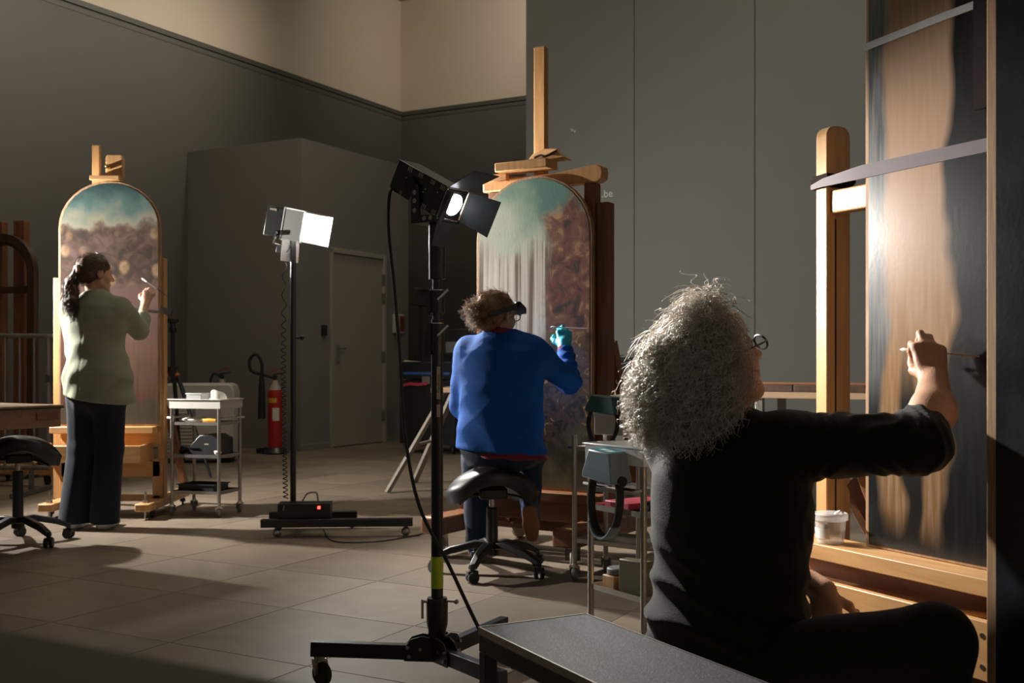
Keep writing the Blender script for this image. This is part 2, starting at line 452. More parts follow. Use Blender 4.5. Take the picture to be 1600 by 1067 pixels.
# ------------------------------------------------------------------ painted panels (generic stand-ins in the photograph's colours)
def ramp(N, stops):
    cr = N.new('ShaderNodeValToRGB'); e = cr.color_ramp.elements
    e[0].position, e[0].color = stops[0][0], col4(stops[0][1])
    e[1].position, e[1].color = stops[-1][0], col4(stops[-1][1])
    for p, c in stops[1:-1]:
        n = e.new(p); n.color = col4(c)
    return cr
def paint_base(name, sx, sz, want_cells=False):
    m, nt, b = new_mat(name); N, L = nt.nodes, nt.links
    tc = N.new('ShaderNodeTexCoord'); mp = N.new('ShaderNodeMapping')
    mp.inputs['Scale'].default_value = (1 / sx, 1, 1 / sz)
    L.new(tc.outputs['Object'], mp.inputs['Vector'])
    def noise(scale, detail=3, stretch=None, dist=0.0):
        n = N.new('ShaderNodeTexNoise'); n.inputs['Scale'].default_value = scale; n.inputs['Detail'].default_value = detail
        n.inputs['Distortion'].default_value = dist
        if stretch:
            q = N.new('ShaderNodeMapping'); q.inputs['Scale'].default_value = stretch
            L.new(tc.outputs['Object'], q.inputs['Vector']); L.new(q.outputs[0], n.inputs['Vector'])
        else: L.new(tc.outputs['Object'], n.inputs['Vector'])
        return n.outputs['Fac']
    def math_(op, a, bb, clamp=False):
        n = N.new('ShaderNodeMath'); n.operation = op; n.use_clamp = clamp
        for i, v in enumerate((a, bb)):
            if isinstance(v, (int, float)): n.inputs[i].default_value = v
            else: L.new(v, n.inputs[i])
        return n.outputs[0]
    def mix(f, a, bb):
        n = N.new('ShaderNodeMix'); n.data_type = 'RGBA'
        for i, v in ((0, f), (6, a), (7, bb)):
            if isinstance(v, (int, float)): n.inputs[i].default_value = v
            elif isinstance(v, tuple): n.inputs[i].default_value = col4(v)
            else: L.new(v, n.inputs[i])
        return n.outputs[2]
    def ramp_(f, stops):
        r = ramp(N, stops); L.new(f, r.inputs[0]); return r.outputs[0]
    sp = N.new('ShaderNodeSeparateXYZ'); L.new(mp.outputs[0], sp.inputs[0])
    def finish(color, rough=0.28, bump=0.12, spec=0.5, coat=0.12):
        b.inputs['Specular IOR Level'].default_value = spec
        L.new(color, b.inputs['Base Color']); b.inputs['Roughness'].default_value = rough
        b.inputs['Coat Weight'].default_value = coat; b.inputs['Coat Roughness'].default_value = 0.25
        n = noise(90, 4); bp = N.new('ShaderNodeBump'); bp.inputs['Strength'].default_value = bump; bp.inputs['Distance'].default_value = 0.003
        L.new(n, bp.inputs['Height']); L.new(bp.outputs[0], b.inputs['Normal'])
        return m
    def cells(scale):
        v = N.new('ShaderNodeTexVoronoi'); v.feature = 'F1'; v.inputs['Scale'].default_value = scale; v.inputs['Randomness'].default_value = 0.7
        q = N.new('ShaderNodeMapping'); q.inputs['Scale'].default_value = (1.15, 0.0, 0.9); L.new(tc.outputs['Object'], q.inputs['Vector']); L.new(q.outputs[0], v.inputs['Vector'])
        return v.outputs['Distance']
    out = (sp.outputs[0], sp.outputs[2], noise, math_, mix, ramp_, finish)
    return out + (cells,) if want_cells else out
B0, B1 = (0, 0, 0), (1, 1, 1)

def paint_left():
    x, z, noise, mt, mix, rp, fin, cells = paint_base('panel_paint_teal_top', 0.67, 1.6, True)
    zz = mt('ADD', z, mt('MULTIPLY', mt('SUBTRACT', noise(9, 3), 0.5), 0.16))
    base = rp(zz, [(0.0, (0.10, 0.09, 0.06)), (0.08, (0.13, 0.11, 0.07)), (0.10, (0.20, 0.085, 0.05)), (0.36, (0.21, 0.10, 0.075)),
                   (0.52, (0.20, 0.105, 0.095)), (0.66, (0.17, 0.10, 0.08)), (0.80, (0.15, 0.085, 0.055)), (0.835, (0.36, 0.34, 0.25)),
                   (0.90, (0.12, 0.21, 0.19)), (0.97, (0.03, 0.085, 0.085)), (1.0, (0.012, 0.045, 0.05))])
    zone = rp(zz, [(0.55, B0), (0.61, B1), (0.79, B1), (0.83, B0)])
    c = mix(mt('MULTIPLY', zone, 0.85), base, rp(noise(13, 3, None, 0.8), [(0.38, (0.035, 0.022, 0.018)), (0.52, (0.10, 0.055, 0.035)), (0.66, (0.17, 0.10, 0.085))]))
    spots = rp(cells(9.0), [(0.25, B1), (0.42, B0)])
    c = mix(mt('MULTIPLY', mt('MULTIPLY', spots, zone), 0.9), c, rp(noise(20, 2), [(0.35, (0.30, 0.17, 0.085)), (0.65, (0.48, 0.32, 0.20))]))
    streak = mt('MULTIPLY', rp(noise(5, 4, (9, 1, 0.8)), [(0.45, B0), (0.65, B1)]), rp(zz, [(0.08, B1), (0.45, B1), (0.55, B0)]))
    c = mix(mt('MULTIPLY', streak, 0.45), c, (0.10, 0.04, 0.03))
    c = mix(0.5, c, (0.0, 0.0, 0.0))
    return fin(c, 0.36)
def paint_mid():
    x, z, noise, mt, mix, rp, fin = paint_base('panel_paint_green_top', 0.69, 1.61)
    n1 = mt('MULTIPLY', mt('SUBTRACT', noise(6, 3), 0.5), 0.25)
    zz = mt('ADD', z, n1); xx = mt('ADD', x, mt('MULTIPLY', n1, 1.3))
    up = rp(mt('ADD', zz, mt('MULTIPLY', xx, 0.30)), [(0.62, (0.42, 0.38, 0.32)), (0.78, (0.45, 0.50, 0.38)), (0.92, (0.19, 0.29, 0.22)), (1.0, (0.09, 0.19, 0.15))])
    stripes = rp(noise(14, 2, (3.2, 1, 0.05)), [(0.42, (0.16, 0.11, 0.08)), (0.5, (0.50, 0.44, 0.36)), (0.6, (0.62, 0.57, 0.48))])
    left = mix(rp(zz, [(0.70, B1), (0.82, B0)]), up, stripes)
    right = rp(noise(13, 4, None, 0.7), [(0.36, (0.03, 0.02, 0.02)), (0.47, (0.13, 0.04, 0.028)), (0.58, (0.17, 0.075, 0.045)), (0.68, (0.36, 0.19, 0.09))])
    rmask = mt('MULTIPLY', rp(xx, [(0.06, B0), (0.16, B1)]), rp(zz, [(0.88, B1), (0.93, B0)]))
    c = mix(rmask, left, right)
    low = rp(noise(18, 4, None, 1.4), [(0.40, (0.02, 0.016, 0.012)), (0.52, (0.09, 0.05, 0.025)), (0.60, (0.06, 0.03, 0.025)), (0.68, (0.42, 0.24, 0.06))])
    c = mix(rp(zz, [(0.43, B1), (0.50, B0)]), c, low)
    oliv = rp(noise(8, 4), [(0.35, (0.05, 0.045, 0.025)), (0.65, (0.15, 0.13, 0.07))])
    c = mix(rp(mt('SUBTRACT', zz, mt('MULTIPLY', xx, 0.25)), [(0.05, B1), (0.13, B0)]), c, oliv)
    return fin(c, 0.34)
def paint_right():
    x, z, noise, mt, mix, rp, fin = paint_base('panel_paint_dark', 0.36, 2.04)
    n1 = mt('MULTIPLY', mt('SUBTRACT', noise(3.2, 2, (1.2, 1, 0.9)), 0.5), 0.55)
    xx = mt('ADD', mt('ADD', x, n1), mt('MULTIPLY', mt('SUBTRACT', z, 0.5), -0.12))
    fib = noise(9, 4, (9, 1, 0.7))
    tan = rp(z, [(0.0, (0.15, 0.08, 0.035)), (0.22, (0.21, 0.115, 0.048)), (0.42, (0.34, 0.21, 0.14)), (0.58, (0.31, 0.20, 0.13)), (0.66, (0.23, 0.14, 0.06)), (1.0, (0.22, 0.13, 0.05))])
    tan = mix(rp(fib, [(0.4, B0), (0.65, (0.35, 0.35, 0.35))]), tan, (0.38, 0.27, 0.20))
    dark = rp(fib, [(0.35, (0.005, 0.006, 0.007)), (0.7, (0.013, 0.013, 0.013))])
    grey = rp(fib, [(0.32, (0.05, 0.055, 0.06)), (0.68, (0.16, 0.16, 0.155))])
    gm = mt('MULTIPLY', rp(xx, [(0.22, B1), (0.34, B0)]), rp(z, [(0.16, B0), (0.26, B1), (0.84, B1), (0.94, B0)]))
    bg = mix(gm, dark, grey)
    body = mt('MULTIPLY', rp(xx, [(0.16, B0), (0.24, B1), (0.70, B1), (0.78, B0)]), rp(mt('ADD', z, mt('MULTIPLY', n1, 0.1)), [(0.012, B0), (0.05, B1), (0.93, B1), (0.97, B0)]))
    c = mix(body, bg, tan)
    lo = mt('MULTIPLY', rp(mt('ABSOLUTE', mt('SUBTRACT', xx, 0.46), 0), [(0.05, B1), (0.1, B0)]), rp(z, [(0.18, B1), (0.26, B0)]))
    c = mix(lo, c, (0.012, 0.011, 0.010))
    return fin(c, 0.25, 0.06, 0.5, 0.0)
def paint_black():
    x, z, noise, mt, mix, rp, fin = paint_base('panel_paint_black', 0.4, 2.04)
    c = rp(noise(7, 4), [(0.35, (0.006, 0.008, 0.011)), (0.7, (0.022, 0.025, 0.03))])
    return fin(c, 0.24, 0.12)
def arch_poly(w, h, n=16, inset=0.0):
    a = w / 2; s = h - a * 0.92
    pts = [(-a + inset, inset), (a - inset, inset)]
    for k in range(n + 1):
        t = math.pi * k / n
        pts.append(((a - inset) * math.cos(t), s + (a * 0.92 - inset) * math.sin(t)))
    return pts
RXZ = Matrix(((1, 0, 0), (0, 0, -1), (0, 1, 0)))      # prism drawn in x,z and pulled towards -y

def arched_panel(name, label, loc, rz, z0, w, h, pm, y0=0.0):
    t = thing(name, label, 'painting', loc, rz)
    part('board', MB().prism(arch_poly(w, h), 0.03, RXZ, (0, y0, z0)), rawoak, t, 0.002)
    o = part('painted_face', MB().prism(arch_poly(w, h, 16, 0.014), 0.002, RXZ, (0, -0.0302, 0)), pm, t, 0, loc=(0, y0, z0))
    return t

def caster(parent, p, r, wheelmat, forkmat=None, side=0.0, w=None):
    """swivel caster under the point p (p.z is the top of the fork)"""
    p = Vector(p); w = w or r * 0.55
    R = rotm('Z', side)
    ax = R @ Vector((1, 0, 0)); bk = R @ Vector((0, 1, 0))
    c = Vector((p.x, p.y, r)) + bk * (r * 0.35)
    mb = MB()
    mb.cyl(p + Vector((0, 0, -0.012)), p, r * 0.5, 14)
    for sx in (-1, 1):
        a = p + ax * (sx * (w * 0.5 + 0.004)); b = c + ax * (sx * (w * 0.5 + 0.004))
        mb.bar(Vector((a.x, a.y, p.z - 0.008)), b, 0.005, r * 0.7, ax)
    mb.bar(p + Vector((0, 0, -0.012)) - ax * (w * .5 + .006), p + Vector((0, 0, -0.012)) + ax * (w * .5 + .006), r * 0.8, 0.006)
    f = part('caster', mb, forkmat or chrome, parent)
    wb = MB()
    M = Matrix((bk, Vector((0, 0, 1)), ax)).transposed()
    wb.lathe([(r * 0.3, -w / 2), (r * 0.86, -w / 2), (r, -w * 0.3), (r, w * 0.3), (r * 0.86, w / 2), (r * 0.3, w / 2)], 20, M, c)
    part('wheel', wb, wheelmat, f)
    return f

m_cast_cream = plain('cream_wheel', (0.36, 0.30, 0.21), rough=0.45)
m_cast_grey = plain('grey_wheel', (0.20, 0.19, 0.18), rough=0.4)

# ------------------------------------------------------------------ left easel
EL = Vector((-2.628, 7.20, 0))
e = thing('easel', 'pale beech studio easel carrying the arched panel with the deep teal top', 'easel', EL, 0)
def bx(name, lo, hi, m, par, bev=0.004): return part(name, MB().box2(lo, hi), m, par, bev)
bx('upright', (-0.385, 0.012, 0.10), (-0.335, 0.075, 1.55), beech, e)
bx('upright', (0.302, 0.012, 0.10), (0.346, 0.075, 1.68), beech, e)
bx('mast', (-0.145, 0.05, 0.15), (-0.095, 0.085, 2.43), beech, e)
bx('crossbar', (-0.335, 0.04, 1.30), (0.322, 0.075, 1.37), beechx, e)
cl = part('top_clamp', MB().prism([(-0.055, 0), (0.055, 0), (0.055, 0.13), (0.045, 0.15), (-0.045, 0.15), (-0.055, 0.13)], 0.05, RXZ, (0.02, 0.045, 2.205)), beech, e, 0.004)
part('clamp_knob', MB().cyl((-0.012, -0.04, 2.275), (-0.012, -0.005, 2.275), 0.016).ball((-0.012, -0.045, 2.275), 0.012, 8), brass, cl)
bx('clamp_lip', (-0.12, -0.06, 2.182), (0.072, 0.03, 2.212), beechx, e)
bx('tray', (-0.36, -0.11, 0.535), (0.31, 0.0, 0.578), beechx, e)
bx('apron', (-0.33, 0.0, 0.44), (0.322, 0.03, 0.535), beechx, e)
b_ = bx('box_front', (-0.40, -0.22, 0.355), (0.268, -0.20, 0.465), beechx, e)
bx('box_side', (0.248, -0.20, 0.355), (0.268, 0.03, 0.465), beechx, e)
bx('box_side', (-0.42, -0.21, 0.355), (-0.40, 0.03, 0.465), beechx, e)
bx('box_bottom', (-0.40, -0.20, 0.36), (0.25, 0.03, 0.37), beechx, e)
bx('lower_rail', (-0.33, 0.0, 0.245), (0.322, 0.03, 0.35), beechx, e)
bx('base_rail', (-0.33, -0.0, 0.085), (0.322, 0.06, 0.125), beechx, e)
for sx in (-1, 1):
    x0 = sx * 0.305
    f = part('foot', MB().box2((x0 - 0.05, -0.30, 0.055), (x0 + 0.05, 0.55, 0.105)), beech, e, 0.008)
    part('levelling_bolt', MB().cyl((x0, -0.24, 0.0), (x0, -0.24, 0.175), 0.007, 10).cyl((x0, -0.24, 0.105), (x0, -0.24, 0.12), 0.02, 12), steel, f)
    bx('post', (x0 - 0.035, 0.0, 0.1), (x0 + 0.035, 0.07, 0.36), beech, e)
    part('brace', MB().bar((x0 + sx * 0.035, 0.08, 0.72), (x0 + sx * 0.035, 0.50, 0.10), 0.045, 0.05), brownw, e, 0.004)
    caster(e, (x0 + 0.02 * sx, -0.16, 0.055), 0.022, blackrub, black, 0.6)
    caster(e, (x0 + 0.02 * sx, 0.48, 0.055), 0.022, blackrub, black, 0.2)
arched_panel('painted_panel', 'arched painted panel with deep teal top on the pale beech easel', EL, 0, 0.5785, 0.665, 1.60, paint_left(), 0.0)
strap = MB().bar((-0.02, -0.036, 1.355), (0.40, -0.036, 1.325), 0.004, 0.012)
single('tie_strap', strap.bar((0.34, -0.05, 1.34), (0.41, -0.045, 1.315), 0.02, 0.04), black,
       'thin black strap tied across the arched panel with the teal top', 'strap', EL)

# ------------------------------------------------------------------ middle easel
def panel_pose(pxl, pxr, w, deg):
    c, s = math.cos(math.radians(deg)), math.sin(math.radians(deg))
    kl, kr = (pxl - 800) / FPX, (pxr - 800) / FPX
    yr = (w * c + kl * w * s) / (kr - kl)
    yl = yr + w * s
    return Vector(((kr * yr + kl * yl) / 2, (yr + yl) / 2, 0))
TH_M = 32.0
EM = panel_pose(745, 925, 0.69, TH_M); RM = -math.radians(TH_M)
e = thing('easel', 'dark brown studio easel on cream casters carrying the green-topped panel', 'easel', EM, RM)
bx('upright', (0.338, 0.06, 0.14), (0.405, 0.13, 1.80), brownw, e)
bx('upright', (-0.30, 0.13, 0.14), (-0.22, 0.19, 1.55), brownw, e)
bx('inner_post', (0.275, 0.045, 0.18), (0.335, 0.115, 1.90), brownw, e)
bx('inner_post', (-0.30, 0.045, 0.18), (-0.24, 0.115, 1.90), brownw, e)
M_ = MB().prism([(-0.33, 1.90), (0.355, 1.90), (0.38, 1.915), (0.385, 1.945), (0.38, 1.975), (0.355, 1.99), (0.1, 1.965), (-0.1, 1.965), (-0.33, 1.985)], 0.07, RXZ, (0, 0.105, 0))
part('top_beam', M_, orangew, e, 0.006)
bx('mast', (-0.065, 0.118, 0.3), (0.005, 0.158, 2.655), orangew, e, 0.006)
part('clamp_shoulder', MB().prism([(-0.13, 2.035), (0.16, 2.035), (0.10, 2.07), (0.08, 2.10), (0.0, 2.105), (-0.06, 2.085), (-0.09, 2.055)], 0.035, RXZ, (0.02, 0.105, 0)), orangew, e, 0.004)
part('spring_lever', MB().tube(spline([(-0.02, 0.055, 2.06), (0.02, 0.05, 2.068), (0.05, 0.05, 2.06), (0.11, 0.06, 2.085)], 5), 0.006, 8), black, e)
bx('clamp_bar', (-0.20, -0.05, 1.985), (0.11, 0.07, 2.032), orangew, e)
bx('clamp_plate', (-0.30, 0.0, 1.945), (-0.16, 0.032, 1.985), orangew, e)
bx('tray', (-0.44, -0.09, 0.30), (0.44, 0.04, 0.345), brownwx, e)
bx('apron', (-0.44, -0.02, 0.19), (0.44, 0.03, 0.30), brownwx, e)
bx('base_rail', (-0.38, 0.20, 0.10), (0.38, 0.28, 0.17), brownwx, e)
for sx in (-1, 1):
    x0 = sx * 0.385
    f = part('foot', MB().box2((x0 - 0.065, -0.36, 0.125), (x0 + 0.065, 0.55, 0.215)), brownw, e, 0.012)
    bx('side_post', (x0 - 0.035, 0.03, 0.215), (x0 + 0.035, 0.12, 0.30), brownw, e)
    part('brace', MB().bar((x0, 0.14, 1.1), (x0, 0.50, 0.21), 0.04, 0.05), brownw, e, 0.004)
    caster(e, (x0, -0.27, 0.125), 0.052, m_cast_cream, steel, 0.5)
    caster(e, (x0, 0.47, 0.125), 0.052, m_cast_cream, steel, -0.3)
arched_panel('painted_panel', 'arched painted panel with pale green top on the dark brown easel', EM, RM, 0.3455, 0.69, 1.61, paint_mid(), 0.03)

# ------------------------------------------------------------------ right easel with the tall narrow panel
ER = Vector((0.885, 2.75, 0)); RR = -math.atan2(0.89, 0.456)
e = thing('easel', 'beech easel holding the tall narrow dark panel beside the grey-haired woman', 'easel', ER, RR)
def round_post(x0, x1, y0, y1, z0, z1, m, par):
    # rounded across its depth at the top
    r = 0.03; pts = [(y0, z0), (y1, z0)]
    for k in range(7): a = math.pi / 2 * k / 6; pts.append((y1 - r + r * math.cos(a), z1 - r + r * math.sin(a)))
    for k in range(7): a = math.pi / 2 + math.pi / 2 * k / 6; pts.append((y0 + r + r * math.cos(a), z1 - r + r * math.sin(a)))
    M = Matrix(((0, 0, 1), (1, 0, 0), (0, 1, 0)))
    return part('upright', MB().prism(pts, x1 - x0, M, (x0, 0, 0)), m, par, 0.004)
up_ = round_post(-0.215, -0.172, 0.035, 0.118, 0.12, 1.63, beech, e)
bx('groove', (-0.1722, 0.062, 0.12), (-0.1712, 0.067, 1.38), m_seam, up_, 0)
round_post(0.60, 0.643, 0.035, 0.118, 0.12, 1.63, beech, e)
bx('cross_arm', (-0.172, 0.045, 1.395), (0.60, 0.095, 1.455), beechx, e)
bx('tray', (-0.26, -0.092, 0.508), (0.66, 0.034, 0.538), beechx, e)
bx('tray_lip', (-0.26, -0.100, 0.503), (0.66, -0.0922, 0.541), beechx, e, 0.002)
bx('apron', (-0.24, 0.012, 0.30), (0.64, 0.034, 0.505), brownwx, e)
d_ = bx('drawer_front', (-0.30, -0.145, 0.34), (0.70, -0.125, 0.465), beechx, e, 0.003)
for (hx, hz) in ((0.12, 0.415), (0.47, 0.435), (0.47, 0.37), (0.62, 0.41), (-0.2, 0.41)):
    part('screw_hole', MB().lathe([(0.0028, 0), (0.0055, 0.0), (0.0058, 0.0012), (0.0042, 0.0012)], 14, RXZ, (hx, -0.1452, hz)), steel, d_)
    part('screw_recess', MB().lathe([(0.001, 0), (0.0042, 0.0), (0.0042, 0.0006)], 14, RXZ, (hx, -0.1458, hz)), blackrub, d_)
bx('drawer_side', (-0.30, -0.125, 0.34), (-0.28, 0.012, 0.465), beechx, e)
bx('drawer_bottom', (-0.28, -0.125, 0.425), (0.70, 0.012, 0.435), beechx, e, 0.001)
bx('shadow_rail', (-0.24, -0.06, 0.20), (0.64, 0.012, 0.335), brownwx, e)
for x0 in (-0.19, 0.62):
    bx('foot', (x0 - 0.045, -0.16, 0.06), (x0 + 0.045, 0.60, 0.13), beech, e, 0.006)
    br_ = part('brace', MB().bar((x0, 0.12, 0.68), (x0, 0.52, 0.12), 0.04, 0.045), brownw, e, 0.004)
    caster(e, (x0, -0.1, 0.06), 0.024, blackrub, black, 0.4)
    caster(e, (x0, 0.52, 0.06), 0.024, blackrub, black, 0.1)
m_green = plain('green_knob_paint', (0.06, 0.14, 0.07), rough=0.5)
kb = part('brace_link', MB().bar((-0.10, 0.055, 0.78), (-0.02, 0.09, 0.56), 0.03, 0.03), brownw, e, 0.004)
part('brace_knob', MB().cyl((-0.10, 0.025, 0.735), (-0.10, 0.045, 0.735), 0.026), m_green, kb)
# tall panel
t = thing('painted_panel', 'tall narrow painted panel of tan streaks on black, left of the black panel', 'painting', ER, RR)
part('board', MB().box2((0.0, 0.0, 0.5385), (0.50, 0.03, 2.60)), rawoak, t, 0.002)
part('painted_face', MB().box2((0.012, -0.0015, 0.008), (0.492, 0.0005, 2.05)), paint_right(), t, loc=(0, 0, 0.5385))
# dark panel in front of it
t = thing('painted_panel', 'nearly black glossy panel with bare oak edge at the right margin', 'painting', ER, RR)
part('board', MB().box2((0.525, -0.200, 0.04), (1.10, -0.170, 2.20)), rawoak, t, 0.003)
part('painted_face', MB().box2((0.549, -0.0012, 0.02), (1.08, 0.0008, 2.14)), paint_black(), t, loc=(0, -0.2005, 0.04))
for x0 in (0.62, 0.98):
    part('floor_block', MB().box2((x0 - 0.06, -0.24, 0), (x0 + 0.06, -0.13, 0.04)), beechx, t)
# straps across the tall panel
m_strap_p = plain('purple_webbing', (0.105, 0.082, 0.092), rough=0.7, bump=0.2, bscale=400)
m_strap_w = plain('white_webbing', (0.45, 0.45, 0.45), rough=0.6, bump=0.2, bscale=400)
m_strap_d = plain('dark_webbing', (0.022, 0.013, 0.013), rough=0.85, bump=0.1, bscale=400, spec=0.1)
def ribbon(pts, w, th=0.002, up=(0, 0, 1)):
    mb = MB()
    pts = [Vector(p) for p in pts]; up = Vector(up)
    vs = []; fs = []
    for i, p in enumerate(pts):
        t_ = (pts[min(i + 1, len(pts) - 1)] - pts[max(i - 1, 0)]).normalized()
        n_ = t_.cross(up).normalized(); b_ = n_.cross(t_).normalized()
        ww = w if not isinstance(w, (list, tuple)) else w[i]
        vs += [p + b_ * ww / 2 + n_ * th / 2, p - b_ * ww / 2 + n_ * th / 2, p - b_ * ww / 2 - n_ * th / 2, p + b_ * ww / 2 - n_ * th / 2]
        if i:
            k = 4 * i
            for j in range(4): fs.append((k - 4 + j, k - 4 + (j + 1) % 4, k + (j + 1) % 4, k + j))
    fs += [(3, 2, 1, 0), tuple(4 * (len(pts) - 1) + j for j in range(4))]
    return mb.add(vs, fs)
ps = thing('strap', 'purple-brown webbing strap stretched from the beech post across the tall panel', 'strap', ER, RR)
part('band', ribbon([(-0.228, 0.03, 1.470), (-0.15, 0.0, 1.470), (-0.01, -0.0045, 1.476), (0.30, -0.0045, 1.478), (0.52, -0.0045, 1.478)], [0.012, 0.022, 0.034, 0.031, 0.030]), m_strap_p, ps)
for k, (zz, rr) in enumerate(((1.467, 0.0), (1.479, 0.003), (1.491, 0.001), (1.483, 0.005))):
    x0, x1, y0, y1 = -0.2185 - rr, -0.1685 + rr, 0.0315 - rr, 0.1215 + rr
    lp_ = [(x0, y0, zz), (x1, y0, zz + 0.004), (x1, y1, zz + 0.002), (x0, y1, zz - 0.003), (x0, y0, zz)]
    part('wrap', ribbon(lp_, 0.012, 0.003), m_strap_d, ps)
ws = single('strap', ribbon([(-0.003, -0.0045, 1.785), (0.25, -0.0045, 1.795), (0.51, -0.0045, 1.80)], 0.018), m_strap_w,
            'thin white strap slanting across the top of the tall panel', 'strap', ER, RR)
single('strap', MB().box2((0.335, -0.012, 1.56), (0.372, -0.0055, 1.86)), m_strap_d, 'dark brown strap end hanging at the tall panel’s right edge'.replace('’', "'"), 'strap', ER, RR)
# ------------------------------------------------------------------ lamps on stands
m_tape = plain('yellow_green_tape', (0.42, 0.55, 0.03), rough=0.5, var=0.06)
m_lab = plain('silver_label', (0.42, 0.36, 0.30), rough=0.4)
m_lens = lamp_mat('lamp_lens_glow', (0.93, 0.97, 1.0), 14.0)
m_ledw = plain('white_door_paint', (0.80, 0.80, 0.78), rough=0.45, var=0.03)
m_ledg = plain('grey_door_paint', (0.30, 0.29, 0.27), rough=0.4, var=0.03)
m_bdoor = plain('scuffed_black_door', (0.045, 0.048, 0.052), rough=0.35, var=0.3, scale=60, bump=0.1)
m_red = lamp_mat('red_led', (1.0, 0.03, 0.02), 6.0)
def spot(name, parent_m, loc_local, aim_local, power, ang, blend, rad, col):
    d = bpy.data.lights.new(name, 'SPOT'); d.energy = power; d.spot_size = math.radians(ang); d.spot_blend = blend
    d.shadow_soft_size = rad; d.color = col
    o = bpy.data.objects.new(name, d); C.objects.link(o)
    p = parent_m @ Vector(loc_local); q_ = parent_m @ Vector(aim_local)
    o.location = p; o.rotation_euler = (q_ - p).to_track_quat('-Z', 'Y').to_euler()
    return o
def frame_from(d, roll=0.0):
    """matrix whose +Y points along d, +Z upwards"""
    y = Vector(d).normalized(); x = y.cross(Vector((0, 0, 1))).normalized(); z = x.cross(y)
    R = Matrix((x, y, z)).transposed()
    return R @ rotm('Y', roll)

# --- near lamp: black head with barn doors on a rolling stand
NB = Vector((PX(683, 3.40), 3.40, 0))
t = thing('studio_lamp', 'black barn-door lamp on the tall rolling stand with yellow-green tape', 'studio lamp', NB)
def sect(name, z0, z1, r, m=black, n=24, par=None): return part(name, MB().cyl((0, 0, z0), (0, 0, z1), r, n), m, par or t)
sect('lower_pole', 0.24, 1.13, 0.0185)
sect('upper_pole', 1.13, 1.27, 0.0145)
tp = sect('tape', 0.300, 0.398, 0.0192, m_tape)
hub = part('hub', MB().lathe([(0.026, 0.125), (0.028, 0.17), (0.033, 0.19), (0.034, 0.26), (0.030, 0.27)], 20), black, t)
part('hub_screw', MB().cyl((0.03, -0.01, 0.262), (0.058, -0.02, 0.262), 0.004, 8).ball((0.06, -0.021, 0.262), 0.008, 6), steel, hub)
part('hub_tee_bolt', MB().cyl((-0.03, -0.015, 0.262), (-0.044, -0.02, 0.262), 0.005, 8).cyl((-0.044, -0.02, 0.21), (-0.044, -0.02, 0.268), 0.004, 8), steel, hub)
for zc, rr, h in ((1.185, 0.0235, 0.07), (1.075, 0.0225, 0.085)):
    cb_ = sect('clamp_collar', zc - h / 2, zc + h / 2, rr)
    part('collar_rim', MB().cyl((0, 0, zc + h / 2 - 0.003), (0, 0, zc + h / 2 + 0.002), rr * 0.97), chrome, cb_)
    part('clamp_lever', MB().bar((0.004, -rr, zc + 0.005), (0.036, -rr - 0.01, zc + 0.036), 0.008, 0.006), chrome, cb_)
    part('clamp_spine', MB().box2((-rr - 0.006, -0.012, zc - h * 0.62), (-rr + 0.004, 0.002, zc + h * 0.52)), black, cb_)
sect('top_spigot', 1.255, 1.425, 0.026)
for (za, zb) in ((1.085 - 0.20, 1.085 - 0.10), (0.83, 0.868)):
    lb = part('pole_label', MB().box2((0.0, -0.0196, za), (0.011, -0.0155, zb)), m_lab, t)
me = text_mesh('Manfrotto', 0.0135); me.materials.append(blackrub)
o = bpy.data.objects.new('lettering', me); C.objects.link(o); o.parent = t
o.matrix_local = Matrix.Translation((0.0055, -0.0199, 0.933)) @ Matrix(((0, -1, 0), (0, 0, -1), (1, 0, 0))).to_4x4() @ Matrix.Rotation(math.radians(0), 4, 'Z')
for ang in (180, -58, 58):
    a = math.radians(ang); d = Vector((math.cos(a), math.sin(a), 0)); n_ = Vector((-d.y, d.x, 0))
    lg = part('leg', MB().bar(d * 0.06 + Vector((0, 0, 0.102)), d * 0.39 + Vector((0, 0, 0.113)), 0.032, 0.045), black, t, 0.002)
    for s_ in (-1, 1):
        pl = [(0.0, 0.075), (0.10, 0.078), (0.105, 0.10), (0.095, 0.125), (0.08, 0.145), (0.045, 0.155), (0.02, 0.15)]
        M = Matrix((d, Vector((0, 0, 1)), n_)).transposed()
        part('leg_bracket', MB().prism(pl, 0.005, M, n_ * (s_ * 0.0185 - 0.0025)), black, t, 0.001)
    for bxp, bz in ((0.085, 0.093), (0.05, 0.115), (0.09, 0.12)):
        p0 = d * bxp + Vector((0, 0, bz))
        part('bolt', MB().cyl(p0 - n_ * 0.027, p0 + n_ * 0.027, 0.0055, 10), steel, t)
    caster(t, d * 0.365 + Vector((0, 0, 0.090)), 0.036, blackrub, steel, a + 0.9, 0.026)
